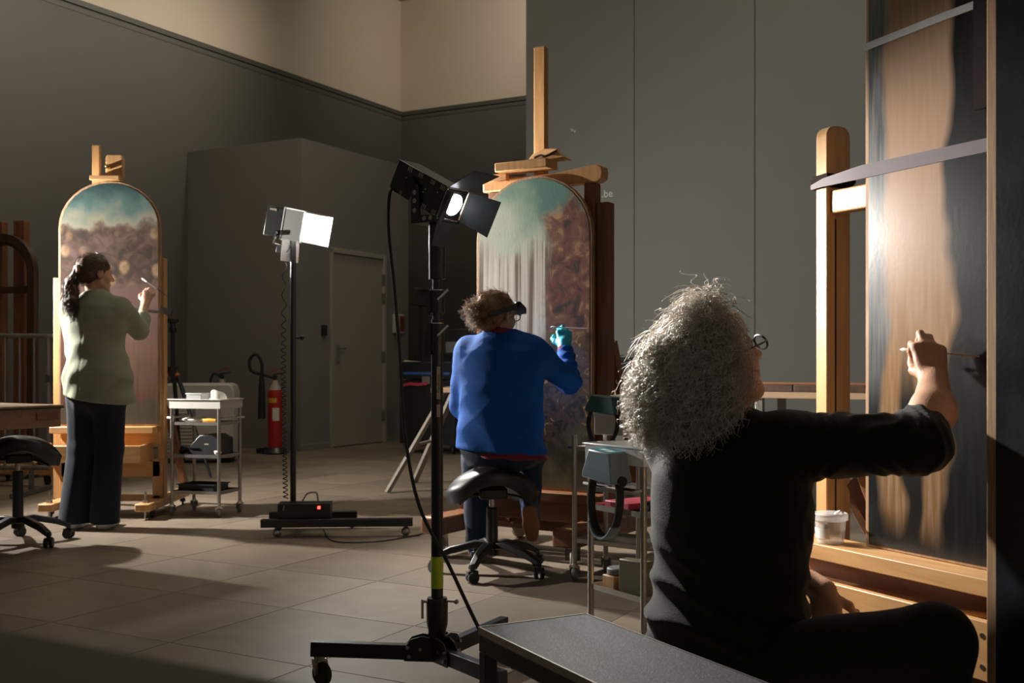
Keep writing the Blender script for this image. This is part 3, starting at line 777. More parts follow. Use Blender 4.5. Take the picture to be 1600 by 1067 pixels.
# yoke and head
DN = Vector((0.71, -0.54, -0.47)).normalized()
HC = Vector((0.0, 0.0, 1.515))
Rn = frame_from(DN)
yk = MB()
Mx = Matrix((Vector((DN.x, DN.y, 0)).normalized(), Vector((0, 0, 1)), Vector((DN.x, DN.y, 0)).normalized().cross(Vector((0, 0, 1))))).transposed()
for s_ in (0.054, -0.059):
    yk.prism([(-0.055, -0.085), (0.04, -0.085), (0.04, -0.07), (-0.02, -0.065), (-0.025, 0.03), (-0.055, 0.03)], 0.005, Mx, HC + Mx @ Vector((0, 0, s_)))
yk.prism([(-0.055, -0.09), (0.04, -0.09), (0.04, -0.085), (-0.055, -0.085)], 0.114, Mx, HC + Mx @ Vector((0, 0, -0.057)))
ykp = part('yoke', yk, black, t)
for (hx, hz) in ((-0.04, -0.02), (-0.04, 0.005), (-0.04, -0.05), (0.0, -0.077), (0.025, -0.077)):
    part('yoke_hole', MB().lathe([(0.001, 0), (0.0075, 0), (0.0075, 0.001)], 14, Mx, HC + Mx @ Vector((hx, hz, 0.0595))), m_lab, ykp)
hd = MB()
hdv = MB().box((0, -0.046, 0), (0.095, 0.225, 0.100), None)
def loc_mb(mb, R, o):
    mb.v = [tuple(Vector(o) + R @ Vector(v)) for v in mb.v]; return mb
head = part('lamp_body', loc_mb(hdv, Rn, HC), black, t, 0.004)
part('front_ring', loc_mb(MB().box((0, 0.068, 0), (0.098, 0.012, 0.098)), Rn, HC), black, head, 0.003)
part('lens', loc_mb(MB().lathe([(0.001, 0.0), (0.030, 0.0), (0.034, 0.004), (0.001, 0.006)], 24, Matrix(((1, 0, 0), (0, 0, 1), (0, -1, 0))), (0, 0.0745, 0)), Rn, HC), m_lens, head)
for k in range(3):
    for yy in (-0.105, -0.055, 0.0, 0.045):
        for zz in (0.040, -0.040):
            if (k + (zz < 0)) > 2 and yy < -0.1: continue
            part('vent_slot', loc_mb(MB().box((-0.048, yy + k * 0.007, zz), (0.002, 0.003, 0.014)), Rn, HC), m_lab, head)
            part('vent_slot', loc_mb(MB().box((0.048, yy + k * 0.007, zz), (0.002, 0.003, 0.014)), Rn, HC), m_lab, head)
part('tilt_knob', loc_mb(MB().lathe([(0.022, 0), (0.020, 0.012), (0.004, 0.013)], 10, Matrix(((0, 0, 1), (1, 0, 0), (0, 1, 0))), (0.0478, -0.07, 0.005)), Rn, HC), blackrub, head)
for (yy, zz) in ((-0.10, 0.012), (-0.085, 0.02), (-0.01, 0.01), (-0.015, -0.002), (0.04, 0.02)):
    part('screw', loc_mb(MB().cyl((0.0475, yy, zz), (0.0495, yy, zz), 0.003, 8), Rn, HC), steel, head)
def barn(pw, ph, side, ang):
    """a door hinged at the front ring; ang from the beam axis outwards"""
    h = 0.05; mb = MB()
    taper = 0.012
    mb.add([(-pw / 2 + 0.0, 0, 0), (pw / 2, 0, 0), (pw / 2 + taper, ph, 0), (-pw / 2 - taper, ph, 0),
            (-pw / 2 + 0.0, 0, 0.0018), (pw / 2, 0, 0.0018), (pw / 2 + taper, ph, 0.0018), (-pw / 2 - taper, ph, 0.0018)],
           [(3, 2, 1, 0), (4, 5, 6, 7), (0, 1, 5, 4), (1, 2, 6, 5), (2, 3, 7, 6), (3, 0, 4, 7)])
    R = rotm('Y', side) @ Matrix.Translation((0, 0.074, h)).to_3x3()
    tilt = rotm('X', ang)
    mb.v = [tuple(rotm('Y', side) @ (Vector((0, 0.074, h)) + tilt @ Vector(v))) for v in mb.v]
    return mb
for side, ang, w_, h_ in ((0, 0.80, 0.095, 0.115), (math.pi, 1.25, 0.09, 0.085), (math.pi / 2, 0.60, 0.085, 0.080), (-math.pi / 2, 0.45, 0.095, 0.105)):
    part('barn_door', loc_mb(barn(w_, h_, side, ang), Rn, HC), m_bdoor, head)
    hg = rotm('Y', side) @ Vector((0, 0.074, 0.05)); hx_ = rotm('Y', side) @ Vector((0.046, 0, 0))
    part('hinge_rod', loc_mb(MB().cyl(hg - hx_, hg + hx_, 0.003, 8), Rn, HC), chrome, head)
Mn = Matrix.Translation(NB + HC) @ Rn.to_4x4()
spot('near_lamp_light', Mn, (0, 0.085, 0), (0, 1, 0), LAMP_NEAR_W, 88, 0.55, 0.03, (1.0, 0.95, 0.88))
# its cable
rear = NB + HC + Rn @ Vector((-0.02, -0.161, -0.025))
cab = spline([rear, rear + Rn @ Vector((0, -0.035, -0.012)), P(609, 302, 3.43), P(607, 360, 3.40), P(616, 450, 3.38), P(625, 560, 3.37), P(633, 680, 3.36), P(655, 790, 3.3),
              P(700, 880, 3.2), P(745, 975, 3.12), P(775, 1028, 3.2), P(830, 1048, 3.45), P(880, 1060, 3.46)], 10)
cab = [Vector((p.x, p.y, max(p.z, 0.008))) for p in cab]
single('power_cable', MB().tube(cab, 0.0055, 8), blackrub, 'black power cable hanging from the near black lamp to the floor', 'cable')

# --- floor cables
fl = lambda pts, r=0.004: MB().tube([Vector((p[0], p[1], r + 0.0005)) for p in spline([(a, b, 0) for a, b in pts], 8)], r, 8)
gp = lambda px, py: (PX(px, FPX / (py - HOR)), FPX / (py - HOR))
single('floor_cable', fl([gp(800, 1045), gp(790, 1025), gp(810, 1010), gp(850, 1018), gp(868, 1040), gp(840, 1060)]), blackrub, 'looped black cable on the floor behind the black step bench', 'cable')

single('floor_cable', fl([gp(505, 828), gp(520, 846), gp(575, 848), gp(625, 842), gp(668, 832), gp(705, 812), gp(735, 790)], 0.0035), blackrub, 'thin black cable on the floor running from the LED lamp base', 'cable')

# --- LED lamp on the low rolling base, and its twin lighting the panel at left
def led_lamp(base, aim, label, ztop, power, colour, basedir, coil=True):
    t = thing('led_lamp', label, 'studio lamp', base, 0)
    ex = Vector((math.cos(basedir), math.sin(basedir), 0)); ey = Vector((-ex.y, ex.x, 0))
    def L_(x, y, z): return ex * x + ey * y + Vector((0, 0, z))
    R = Matrix((ex, ey, Vector((0, 0, 1)))).transposed()
    part('base_rail', MB().box(L_(0.27, -0.16, 0.080), (0.86, 0.055, 0.045), R), black, t, 0.002)
    part('base_rail', MB().box(L_(0.10, 0.16, 0.080), (0.52, 0.055, 0.045), R), black, t, 0.002)
    part('base_rail', MB().box(L_(0.02, 0.0, 0.085), (0.06, 0.30, 0.04), R), black, t, 0.002)
    bxx = part('ballast_box', MB().box(L_(0.08, -0.08, 0.145), (0.30, 0.13, 0.085), R), black, t, 0.003)
    part('red_indicator', MB().box(L_(0.165, -0.147, 0.165), (0.016, 0.004, 0.016), R), m_red, bxx)
    part('switch_clip', MB().bar(L_(-0.03, -0.147, 0.18), L_(-0.038, -0.147, 0.15), 0.006, 0.004), steel, bxx)
    part('box_cord', MB().tube(spline([L_(0.06, -0.06, 0.19), L_(0.09, -0.06, 0.235), L_(0.14, -0.06, 0.24), L_(0.15, -0.05, 0.19)], 6), 0.005, 8), m_lab, bxx)
    for (cx, cy) in ((-0.07, -0.16), (0.66, -0.16), (-0.10, 0.16), (0.33, 0.16)):
        c = L_(cx, cy, 0.058); f = part('caster', MB().cyl(c + Vector((0, 0, -0.018)), c, 0.012, 10).bar(c + Vector((0, 0, -.015)), c + L_(0, 0.01, -0.03), 0.03, 0.02), black, t)
        part('wheel', MB().ball(c + Vector((0, 0, -0.031)), 0.026, 10), steel, f)
    part('pole', MB().cyl((0, 0, 0.10), (0, 0, ztop - 0.06), 0.017, 18), black, t)
    part('pole_knob', MB().cyl((0.012, 0, 1.14), (0.05, 0, 1.14), 0.008, 10).ball((0.052, 0, 1.14), 0.016, 8), black, t)
    if coil:
        pts = []
        n = 900; z0, z1 = 0.2, ztop - 0.08
        for i in range(n):
            s = i / (n - 1)
            tight = min(1.0, max(0.25, 1.25 - s * 1.2))
            pts.append(s)
        ph = 0.0; out = []
        for i, s in enumerate(pts):
            z = z0 + (z1 - z0) * s
            dens = 240 if s < 0.42 else (240 - (s - 0.42) * 560 if s < 0.75 else 56)
            ph += dens * (z1 - z0) / n
            rr = 0.013
            cx = -0.042 - 0.012 * math.sin(s * 3.0) + 0.02 * max(0, s - 0.9) * 10
            out.append((cx + rr * math.cos(ph), -0.01 + rr * math.sin(ph), z))
        part('coiled_cord', MB().tube(out, 0.0032, 5), blackrub, t)
    d = Vector(aim).normalized(); Rh = frame_from(d); H = Vector((0, 0, ztop))
    bd = part('lamp_body', loc_mb(MB().box((0, -0.068, 0), (0.20, 0.12, 0.175)), Rh, H), black, t, 0.006)
    part('back_label', loc_mb(MB().box((0.101, -0.08, 0.07), (0.002, 0.05, 0.012)), Rh, H), m_lab, bd)
    part('bracket', loc_mb(MB().tube([(0.105, -0.03, -0.06), (0.112, -0.03, -0.12), (0.0, -0.04, -0.13), (-0.112, -0.03, -0.12), (-0.105, -0.03, -0.06)], 0.006, 8), Rh, H), chrome, t)
    part('pivot_block', loc_mb(MB().box((0.0, -0.05, -0.15), (0.05, 0.05, 0.05)), Rh, H), black, t, 0.004)
    part('lens', loc_mb(MB().box((0, -0.004, 0), (0.17, 0.006, 0.16)), Rh, H), m_lens, bd)
    fr = MB()
    for a_, b_ in (((-0.1, 0, -0.092), (0.1, 0, -0.092)), ((0.1, 0, -0.092), (0.1, 0, 0.092)), ((0.1, 0, 0.092), (-0.1, 0, 0.092)), ((-0.1, 0, 0.092), (-0.1, 0, -0.092))):
        fr.bar(a_, b_, 0.012, 0.008)
    part('front_frame', loc_mb(fr, Rh, H), m_ledw, bd)
    def door(side, half, w_, h_, ang, m):
        mb = MB().box2((-w_ / 2, 0.0, 0), (w_ / 2, h_, 0.002))
        tl = rotm('X', ang)
        mb.v = [tuple(rotm('Y', side) @ (Vector((0, 0.004, half)) + tl @ Vector(v))) for v in mb.v]
        part('barn_door', loc_mb(mb, Rh, H), m, bd)
    door(0, 0.094, 0.19, 0.13, -0.03, m_ledw)
    door(math.pi, 0.094, 0.17, 0.12, 1.45, m_ledw)
    door(math.pi / 2, 0.102, 0.175, 0.135, 0.05, m_ledg)
    door(-math.pi / 2, 0.102, 0.175, 0.16, 0.42, m_ledw)
    part('tilt_knob', loc_mb(MB().cyl((0.10, -0.03, -0.06), (0.125, -0.03, -0.06), 0.014, 12), Rh, H), black, bd)
    Mh = Matrix.Translation(Vector(base) + H) @ Rh.to_4x4()
    spot('led_lamp_light', Mh, (0, 0.012, 0), (0, 1, 0), power, 128, 0.8, 0.05, colour)
    return t
LB = Vector((PX(458, 6.42), 6.42, 0))
led_lamp(LB, (0.88, -0.40, -0.20), 'white-doored LED lamp on a low black rolling base in front of the grey door', PZ(352, 6.42), LAMP_MID_W, (1.0, 0.96, 0.90), math.radians(4))
led_lamp(Vector((-4.02, 6.92, 0)), (0.95, 0.10, -0.26), 'white-doored LED lamp lighting the teal-topped panel from the far left', 1.80, LAMP_OFF_W, (1.0, 0.96, 0.90), math.radians(120), False)
# ------------------------------------------------------------------ saddle stools
def saddle_stool(label, base, zs, star0, seat_rz, tilt=0.0):
    t = thing('saddle_stool', label, 'stool', base, 0)
    # saddle seat: a thick curved pad
    nu, nv = 20, 16; vs = []; fs = []
    Rz = rotm('Z', seat_rz) @ rotm('X', tilt)
    for layer in (0, 1):
        for i in range(nu):
            for j in range(nv):
                a = -1 + 2 * i / (nu - 1); b = -1 + 2 * j / (nv - 1)
                k = math.sqrt(max(0, 1 - 0.5 * b * b)); k2 = math.sqrt(max(0, 1 - 0.5 * a * a))
                wx = 0.215 * (1.0 - 0.22 * max(0, b)); x = a * k * wx * 1.05; y = b * k2 * 0.19
                r2 = min(1.0, (a * a * k * k + b * b * k2 * k2))
                top = 0.035 * (1 - r2 ** 3) - 0.085 * (abs(a) ** 2.2) + 0.02 * max(0, -b)
                z = top if layer == 0 else top - 0.055 - 0.02 * (1 - r2)
                if layer == 1: x *= 0.93; y *= 0.93
                vs.append(Rz @ Vector((x, y, z)) + Vector((0, 0, zs)))
    n = nu * nv
    for i in range(nu - 1):
        for j in range(nv - 1):
            q = (i * nv + j, (i + 1) * nv + j, (i + 1) * nv + j + 1, i * nv + j + 1)
            fs.append(q); fs.append(tuple(n + k for k in reversed(q)))
    ring = [(i, 0) for i in range(nu)] + [(nu - 1, j) for j in range(1, nv)] + [(i, nv - 1) for i in range(nu - 2, -1, -1)] + [(0, j) for j in range(nv - 2, 0, -1)]
    idx = [i * nv + j for i, j in ring]
    for k in range(len(idx)):
        a, b = idx[k], idx[(k + 1) % len(idx)]
        fs.append((b, a, n + a, n + b))
    part('seat', MB().add(vs, fs), blackvin, t, ang=80)
    part('mechanism', MB().box((0, 0, zs - 0.085), (0.13, 0.17, 0.05), rotm('Z', seat_rz)), black, t, 0.008)
    part('lever', MB().tube([(0, 0, zs - 0.085), (-0.10, -0.03, zs - 0.095), (-0.155, -0.05, zs - 0.135)], 0.008, 8), black, t)
    part('lever', MB().tube([(0, 0, zs - 0.085), (0.12, -0.02, zs - 0.10), (0.19, -0.03, zs - 0.125)], 0.006, 8), black, t)
    part('gas_piston', MB().cyl((0, 0, 0.2), (0, 0, zs - 0.07), 0.014), chrome, t)
    part('column', MB().lathe([(0.034, 0.085), (0.034, 0.12), (0.029, 0.13), (0.027, zs - 0.16), (0.02, zs - 0.155)], 20), black, t)
    for k in range(5):
        a = star0 + 2 * math.pi * k / 5; d = Vector((math.cos(a), math.sin(a), 0))
        prof = [(0.0, 0.125), (0.08, 0.135), (0.2, 0.105), (0.275, 0.072)]
        vs = []; fs = []; n_ = Vector((-d.y, d.x, 0))
        for i, (rr, zz) in enumerate(prof):
            w = 0.030 - 0.030 * rr; h = 0.034 if i < 3 else 0.026
            for sx, sz in ((-1, -1), (1, -1), (0.7, 1), (-0.7, 1)):
                vs.append(d * rr + n_ * (w * sx) + Vector((0, 0, zz + (h * 0.5) * sz)))
            if i:
                for j in range(4): fs.append((4 * i - 4 + j, 4 * i - 4 + (j + 1) % 4, 4 * i + (j + 1) % 4, 4 * i + j))
        fs += [(3, 2, 1, 0), (12, 13, 14, 15)]
        lg = part('base_arm', MB().add(vs, fs), blackvin, t, 0.006)
        c = d * 0.272
        cs = part('caster', MB().cyl(c + Vector((0, 0, 0.045)), c + Vector((0, 0, 0.085)), 0.012, 12).box(c + Vector((0, 0, 0.045)), (0.03, 0.05, 0.02), rotm('Z', a + 0.7)), black, t, 0.002)
        ax = Vector((math.cos(a + 0.7), math.sin(a + 0.7), 0))
        for s_ in (-1, 1):
            part('wheel', MB().cyl(c + ax * (0.006 * s_) + Vector((0, 0, 0.026)), c + ax * (0.023 * s_) + Vector((0, 0, 0.026)), 0.026, 18), blackrub, cs)
    return t
saddle_stool('black saddle stool under the woman in the blue sweater', (-0.095, 5.22, 0), 0.465, math.radians(-108), 0.12)
saddle_stool('black saddle stool with no one on it beside the wooden table at left', (PX(28, 6.05), 6.05, 0), 0.555, math.radians(-32), 0.5)

# ------------------------------------------------------------------ thick table at left
TQ = Vector((PX(100, 5.75), 5.75, 0))
t = thing('table', 'thick wooden table top jutting in at the left edge behind the saddle stool', 'table', TQ, RZ_V)
Z1 = PZ(632, 5.75); Z0 = Z1 - 0.115
tw = wood('table_wood', (0.24, 0.135, 0.062), (0.34, 0.20, 0.095), stretch=(1.2, 14, 14))
part('top', MB().box2((-1.2, -0.7, Z1 - 0.012), (0, 0, Z1)), tw, t, 0.003)
part('body', MB().box2((-1.19, -0.69, Z0), (-0.01, -0.01, Z1 - 0.012)), tw, t, 0.004)
part('edge_band', MB().box2((-0.0005, -0.7, Z1 - 0.018), (0.0025, 0, Z1 - 0.012)), blackrub, t)
part('label_plate', MB().box2((-0.0101, -0.16, Z0 + 0.04), (-0.004, -0.03, Z0 + 0.075)), brownwx, t, 0.002)
for (x, y) in ((-1.1, -0.1), (-1.1, -0.6), (-0.85, -0.1), (-0.62, -0.62)):
    part('leg', MB().box2((x - 0.03, y - 0.03, 0), (x + 0.03, y + 0.03, Z0)), black, t, 0.003)

# ------------------------------------------------------------------ trolleys
def trolley(label, loc, rz, w, d, shelves, ztop, post=0.0115, wheel=None, cz=0.075, rails=True):
    t = thing('trolley', label, 'trolley', loc, rz)
    for sx in (-1, 1):
        for sy in (-1, 1):
            x, y = sx * w / 2, sy * d / 2
            part('post', MB().cyl((x, y, cz), (x, y, ztop), post, 14), steel, t)
            caster(t, (x, y, cz), 0.030, wheel or m_cast_grey, chrome, 0.6 + 0.3 * sx, 0.02)
    for z in shelves:
        sh = part('shelf', MB().box2((-w / 2, -d / 2, z - 0.004), (w / 2, d / 2, z)), steel, t)
        for (a, b) in (((-1, -1), (1, -1)), ((1, -1), (1, 1)), ((1, 1), (-1, 1)), ((-1, 1), (-1, -1))):
            part('shelf_rim', MB().bar((a[0] * w / 2, a[1] * d / 2, z + 0.004), (b[0] * w / 2, b[1] * d / 2, z + 0.004), 0.006, 0.02), steel, sh)
    if rails:
        for sx in (-1, 1):
            x = sx * w / 2; xo = x + sx * 0.03
            part('handle', MB().tube([(x, -d / 2, ztop - 0.06), (xo, -d / 2, ztop - 0.06), (xo, d / 2, ztop - 0.06), (x, d / 2, ztop - 0.06)], 0.0065, 8), chrome, t)
    return t
def open_tray(w, d, h, th=0.004):
    mb = MB().box2((-w / 2, -d / 2, 0), (w / 2, d / 2, th))
    mb.box2((-w / 2, -d / 2, 0), (w / 2, -d / 2 + th, h)); mb.box2((-w / 2, d / 2 - th, 0), (w / 2, d / 2, h))
    mb.box2((-w / 2, -d / 2, 0), (-w / 2 + th, d / 2, h)); mb.box2((w / 2 - th, -d / 2, 0), (w / 2, d / 2, h))
    for a, b in (((-w / 2 - .008, -d / 2 - .008, h - .006), (w / 2 + .008, -d / 2, h)), ((-w / 2 - .008, d / 2, h - .006), (w / 2 + .008, d / 2 + .008, h)),
                 ((-w / 2 - .008, -d / 2, h - .006), (-w / 2, d / 2, h)), ((w / 2, -d / 2, h - .006), (w / 2 + .008, d / 2, h))):
        mb.box2(a, b)
    return mb
def crumple(c, r, seed, sc=(1, 1, 1), n=10):
    rng = random.Random(seed); mb = MB().ball((0, 0, 0), r, n)
    ph = [(rng.uniform(4, 9) / r * 0.4, rng.uniform(4, 9) / r * 0.4, rng.uniform(4, 9) / r * 0.4, rng.uniform(0, 6)) for _ in range(5)]
    out = []
    for v in mb.v:
        k = 1 + 0.16 * sum(math.sin(v[0] * a + v[1] * b + v[2] * cc + p) for a, b, cc, p in ph) / 2
        out.append((c[0] + v[0] * k * sc[0], c[1] + v[1] * k * sc[1], c[2] + v[2] * k * sc[2]))
    mb.v = out; return mb
m_orange = plain('orange_plastic', (0.75, 0.33, 0.02), rough=0.4)
m_bag = plain('thin_plastic_bag', (0.8, 0.78, 0.72), rough=0.3, alpha=0.6)

T1 = Vector((-2.01, 7.22, 0)); R1 = math.radians(-16)
trolley('three-shelf steel trolley with a white tray on top beside the left easel', T1, R1, 0.345, 0.26, [0.15, 0.385, 0.595], 0.695, wheel=m_cast_grey)
def at1(x, y, z): return T1 + rotm('Z', R1) @ Vector((x, y, z))
single('tray', open_tray(0.375, 0.28, 0.062), plastic_w, 'shallow white plastic tray on top of the trolley beside the left easel', 'tray', at1(0, 0, 0.6955), R1, bevel=0.002)
bxx = thing('plastic_tub', 'clear square plastic tub in the white tray of the left trolley', 'tub', at1(-0.04, -0.03, 0.7005), R1)
part('tub', MB().prism([(-.055, -.055), (.055, -.055), (.055, .055), (-.055, .055)], 0.085), plastic_c, bxx, 0.004)
part('lid', MB().box2((-0.06, -0.06, 0.085), (0.06, 0.06, 0.094)), plastic_c, bxx, 0.002)
single('plastic_bag', crumple((0, 0, 0.055), 0.062, 4, (1, .9, .9)), m_bag, 'crumpled clear plastic bag beside the square tub on the left trolley', 'bag', at1(0.095, -0.02, 0.7005), R1, ang=180)
single('cloth', crumple((0, 0, 0.024), 0.085, 6, (1, .8, .2)), paper, 'crumpled pale paper on the upper shelf of the left trolley', 'paper', at1(-0.06, -0.03, 0.597), R1, ang=180)
t = thing('tape_roller', 'orange-handled tool lying on the upper shelf of the left trolley', 'tool', at1(0.085, -0.09, 0.6), R1)
part('handle', MB().tube([(-0.05, 0, 0.018), (0.0, 0, 0.02), (0.045, 0, 0.018)], [0.014, 0.017, 0.012], 12), m_orange, t)
part('tip', MB().tube([(0.045, 0, 0.018), (0.075, 0, 0.016)], [0.012, 0.009], 10), black, t)
t = thing('label_printer', 'black desktop printer on the middle shelf of the left trolley', 'printer', at1(0.03, 0.0, 0.3855), R1)
part('body', MB().prism([(-0.11, 0), (0.115, 0), (0.115, 0.115), (0.06, 0.142), (-0.02, 0.14), (-0.11, 0.05)], 0.19, RXZ, (0, 0.095, 0)), blackvin, t, 0.006)
part('output_slot', MB().box((-0.06, -0.08, 0.055), (0.07, 0.05, 0.006)), black, t)
part('badge', MB().box((0.03, -0.0955, 0.08), (0.03, 0.002, 0.006)), m_lab, t)
single('black_pouch', crumple((0, 0, 0.037), 0.045, 9, (.7, .8, .6)), blackvin, 'small black pouch left of the printer on the left trolley', 'pouch', at1(-0.128, -0.06, 0.3855), R1, ang=180)
single('cloth', crumple((0, 0, 0.026), 0.032, 11, (.7, 1, .5)), paper, 'small white rag right of the printer on the left trolley', 'rag', at1(0.15, -0.11, 0.387), R1, ang=180)
t = single('parts_tray', open_tray(0.26, 0.18, 0.05), blackvin, 'dark plastic tray on the lowest shelf of the left trolley', 'tray', at1(-0.02, 0.0, 0.153), R1)

# middle trolley, behind the near one
T2 = Vector((0.50, 5.02, 0)); R2 = math.radians(-38)
trolley('steel trolley behind the near trolley beside the dark brown easel', T2, R2, 0.34, 0.26, [0.18, 0.42, 0.60], 0.665)
def at2(x, y, z): return T2 + rotm('Z', R2) @ Vector((x, y, z))
single('folded_paper', MB().box2((-0.09, -0.07, 0), (0.09, 0.07, 0.012)).box((0, 0, 0.02), (0.15, 0.12, 0.014), rotm('Z', 0.3)), paper, 'folded white papers on the upper shelf of the middle trolley', 'paper', at2(-0.04, -0.03, 0.603), R2)
# headbands with magnifier
m_bluegrey = plain('blue_grey_plastic', (0.17, 0.24, 0.29), rough=0.35, var=0.06)
m_teal = plain('teal_pad', (0.02, 0.075, 0.075), rough=0.5)
m_cyan = plain('cyan_sticker', (0.02, 0.30, 0.42), rough=0.4)
def headband_magnifier(label, M, body_m, top_m, sticker=True):
    """head magnifier: hood, lens plate, oval strap, padded rear; M is its placing matrix (strap in local xz plane below the hood)"""
    t = thing('head_magnifier', label, 'magnifier'); t.matrix_world = M
    hood = part('hood', MB().add([(-.085, -.045, .0), (.085, -.045, .0), (.085, .045, .0), (-.085, .045, .0), (-.06, -.04, .085), (.06, -.04, .085), (.06, .04, .085), (-.06, .04, .085),
                                  (-.085, -.045, -.02), (.085, -.045, -.02), (.085, .045, -.02), (-.085, .045, -.02)],
                                 [(4, 5, 6, 7), (0, 1, 5, 4), (1, 2, 6, 5), (2, 3, 7, 6), (3, 0, 4, 7), (8, 9, 1, 0), (9, 10, 2, 1), (10, 11, 3, 2), (11, 8, 0, 3), (11, 10, 9, 8)]), body_m, t, 0.006)
    if sticker:
        s = part('top_label', MB().box2((-.052, -.034, .085), (.052, .034, .0862)), top_m, hood)
        part('label_mark', MB().box2((-.03, -.015, .0862), (.0, .012, .0866)).box2((.01, -.02, .0862), (.035, .008, .0866)), paper, s)
    pts = [(0.082 * math.cos(a), 0.0, -0.085 + 0.135 * math.sin(a)) for a in [2 * math.pi * k / 36 for k in range(36)]]
    mb = MB(); vs = []; fs = []
    for i, p in enumerate(pts):
        p = Vector(p); o_ = Vector((p.x, 0, p.z + 0.085)).normalized()
        for s1, s2 in ((-1, -1), (1, -1), (1, 1), (-1, 1)): vs.append(p + o_ * (0.0035 * s1) + Vector((0, 0.016 * s2, 0)))
        j = (i + 1) % 36
        for k in range(4): fs.append((4 * i + k, 4 * j + k, 4 * j + (k + 1) % 4, 4 * i + (k + 1) % 4))
    part('strap', mb.add(vs, fs), blackrub, t)
    pad = [(0.085 * math.cos(a), 0.0, -0.085 + 0.14 * math.sin(a)) for a in [math.pi * (1.22 + 0.56 * k / 12) for k in range(13)]]
    part('rear_pad', ribbon(pad, 0.045, 0.008, (0, 1, 0)), body_m, t, 0.002)
    part('side_pivot', MB().cyl((0.08, 0, -0.01), (0.095, 0, -0.01), 0.018, 14), blackrub, t)
    part('side_pivot', MB().cyl((-0.095, 0, -0.01), (-0.08, 0, -0.01), 0.018, 14), blackrub, t)
    return t
# near trolley
T3 = Vector((0.545, 3.99, 0)); R3 = math.atan2(0.54, 0.84)
trolley('steel trolley with a white plastic tray next to the grey-haired woman', T3, R3, 0.42, 0.30, [0.18, 0.47], 0.64, rails=False)
def at3(x, y, z): return T3 + rotm('Z', R3) @ Vector((x, y, z))
part('handle', MB().tube([(-0.21, -0.15, 0.56), (-0.24, -0.15, 0.56), (-0.24, 0.15, 0.56), (-0.21, 0.15, 0.56)], 0.0065, 8), chrome, [o for o in bpy.data.objects if o.name.startswith('trolley')][-1])
single('tray', open_tray(0.45, 0.33, 0.065), plain('milky_plastic', (0.72, 0.73, 0.73), rough=0.25, var=0.04, alpha=0.85), 'translucent white plastic tray on top of the trolley next to the grey-haired woman', 'tray', at3(0, 0, 0.6405), R3, bevel=0.002)
single('paper_towel', crumple((0, 0, 0.042), 0.07, 15, (1.3, 1, .5)), paper, 'crumpled white paper towel in the translucent tray of the near trolley', 'paper', at3(0.04, 0.02, 0.6455), R3, ang=180)
Mh = Matrix.Translation(at3(-0.262, -0.01, 0.605)) @ Matrix.Rotation(R3 - math.pi / 2, 4, 'Z') @ Matrix.Rotation(0.08, 4, 'Y')
headband_magnifier('blue-grey head magnifier with cyan label hanging on the near trolley', Mh, m_bluegrey, m_cyan)
Mh = Matrix.Translation(P(944, 640, 4.86)) @ Matrix.Rotation(math.radians(-35), 4, 'Z') @ Matrix.Rotation(0.1, 4, 'Y') @ Matrix.Diagonal((0.9, 0.9, 0.72, 1))
headband_magnifier('black head magnifier with dark teal hood perched on the middle trolley', Mh, m_teal, m_teal, False)
single('white_box', MB().box2((-0.13, -0.09, 0), (0.13, 0.09, 0.10)).box2((-0.135, -0.095, 0.085), (0.135, 0.095, 0.102)), plastic_w, 'white plastic box on the middle trolley behind the black head magnifier', 'box', at2(0.02, 0.03, 0.6665), R2, bevel=0.004)
single('tissue', crumple((0, 0, 0.046), 0.075, 21, (1.4, 1, .5)), paper, 'crumpled white tissue on the white box of the middle trolley', 'tissue', at2(-0.0, 0.04, 0.7685), R2, ang=180)
# things on the near trolley's shelves
m_redp = plain('red_fabric', (0.5, 0.03, 0.07), rough=0.6); m_bluep = plain('blue_card', (0.03, 0.10, 0.35), rough=0.5)
m_olive = plain('olive_card', (0.17, 0.15, 0.09), rough=0.45); m_greycard = plain('grey_card', (0.16, 0.16, 0.16), rough=0.6)
single('red_folder', MB().box2((-0.10, -0.07, 0), (0.10, 0.07, 0.022)), m_redp, 'red folder on the middle shelf of the near trolley', 'folder', at3(-0.07, 0.05, 0.4745), R3, bevel=0.003)
single('spray_head', MB().tube([(-0.06, 0, 0.02), (0.0, 0, 0.022), (0.07, 0, 0.03)], [0.018, 0.022, 0.014], 12).ball((0.07, 0, 0.03), 0.018, 8), blackvin, 'black tool lying on the middle shelf of the near trolley', 'tool', at3(-0.09, -0.09, 0.4745), R3)
single('white_cup', MB().lathe([(0.03, 0), (0.038, 0.07), (0.036, 0.07), (0.028, 0.004)], 20), paper, 'small white cup on the middle shelf of the near trolley', 'cup', at3(0.03, -0.08, 0.473), R3)
single('wood_block', MB().box2((-0.045, -0.035, 0), (0.045, 0.035, 0.05)), beechx, 'small pale wooden block on the bottom shelf of the near trolley', 'wood block', at3(-0.155, 0.06, 0.1845), R3, bevel=0.004)
single('card_box', MB().box2((-0.06, -0.025, 0), (0.06, 0.025, 0.12)), m_olive, 'upright olive metal tin on the bottom shelf of the near trolley', 'tin', at3(-0.165, -0.055, 0.1845), R3 + 1.75, bevel=0.004)
single('blue_booklet', MB().box2((-0.10, -0.05, 0), (0.10, 0.05, 0.016)), m_bluep, 'blue booklet under the olive tin’s side on the near trolley'.replace('’', "'"), 'booklet', at3(0.05, -0.085, 0.1845), R3, bevel=0.002)
single('grey_lid', MB().lathe([(0.04, 0), (0.045, 0.004), (0.045, 0.02), (0.04, 0.024)], 20), m_greycard, 'grey round tin on the wooden block of the near trolley', 'tin', at3(-0.15, 0.06, 0.235), R3)

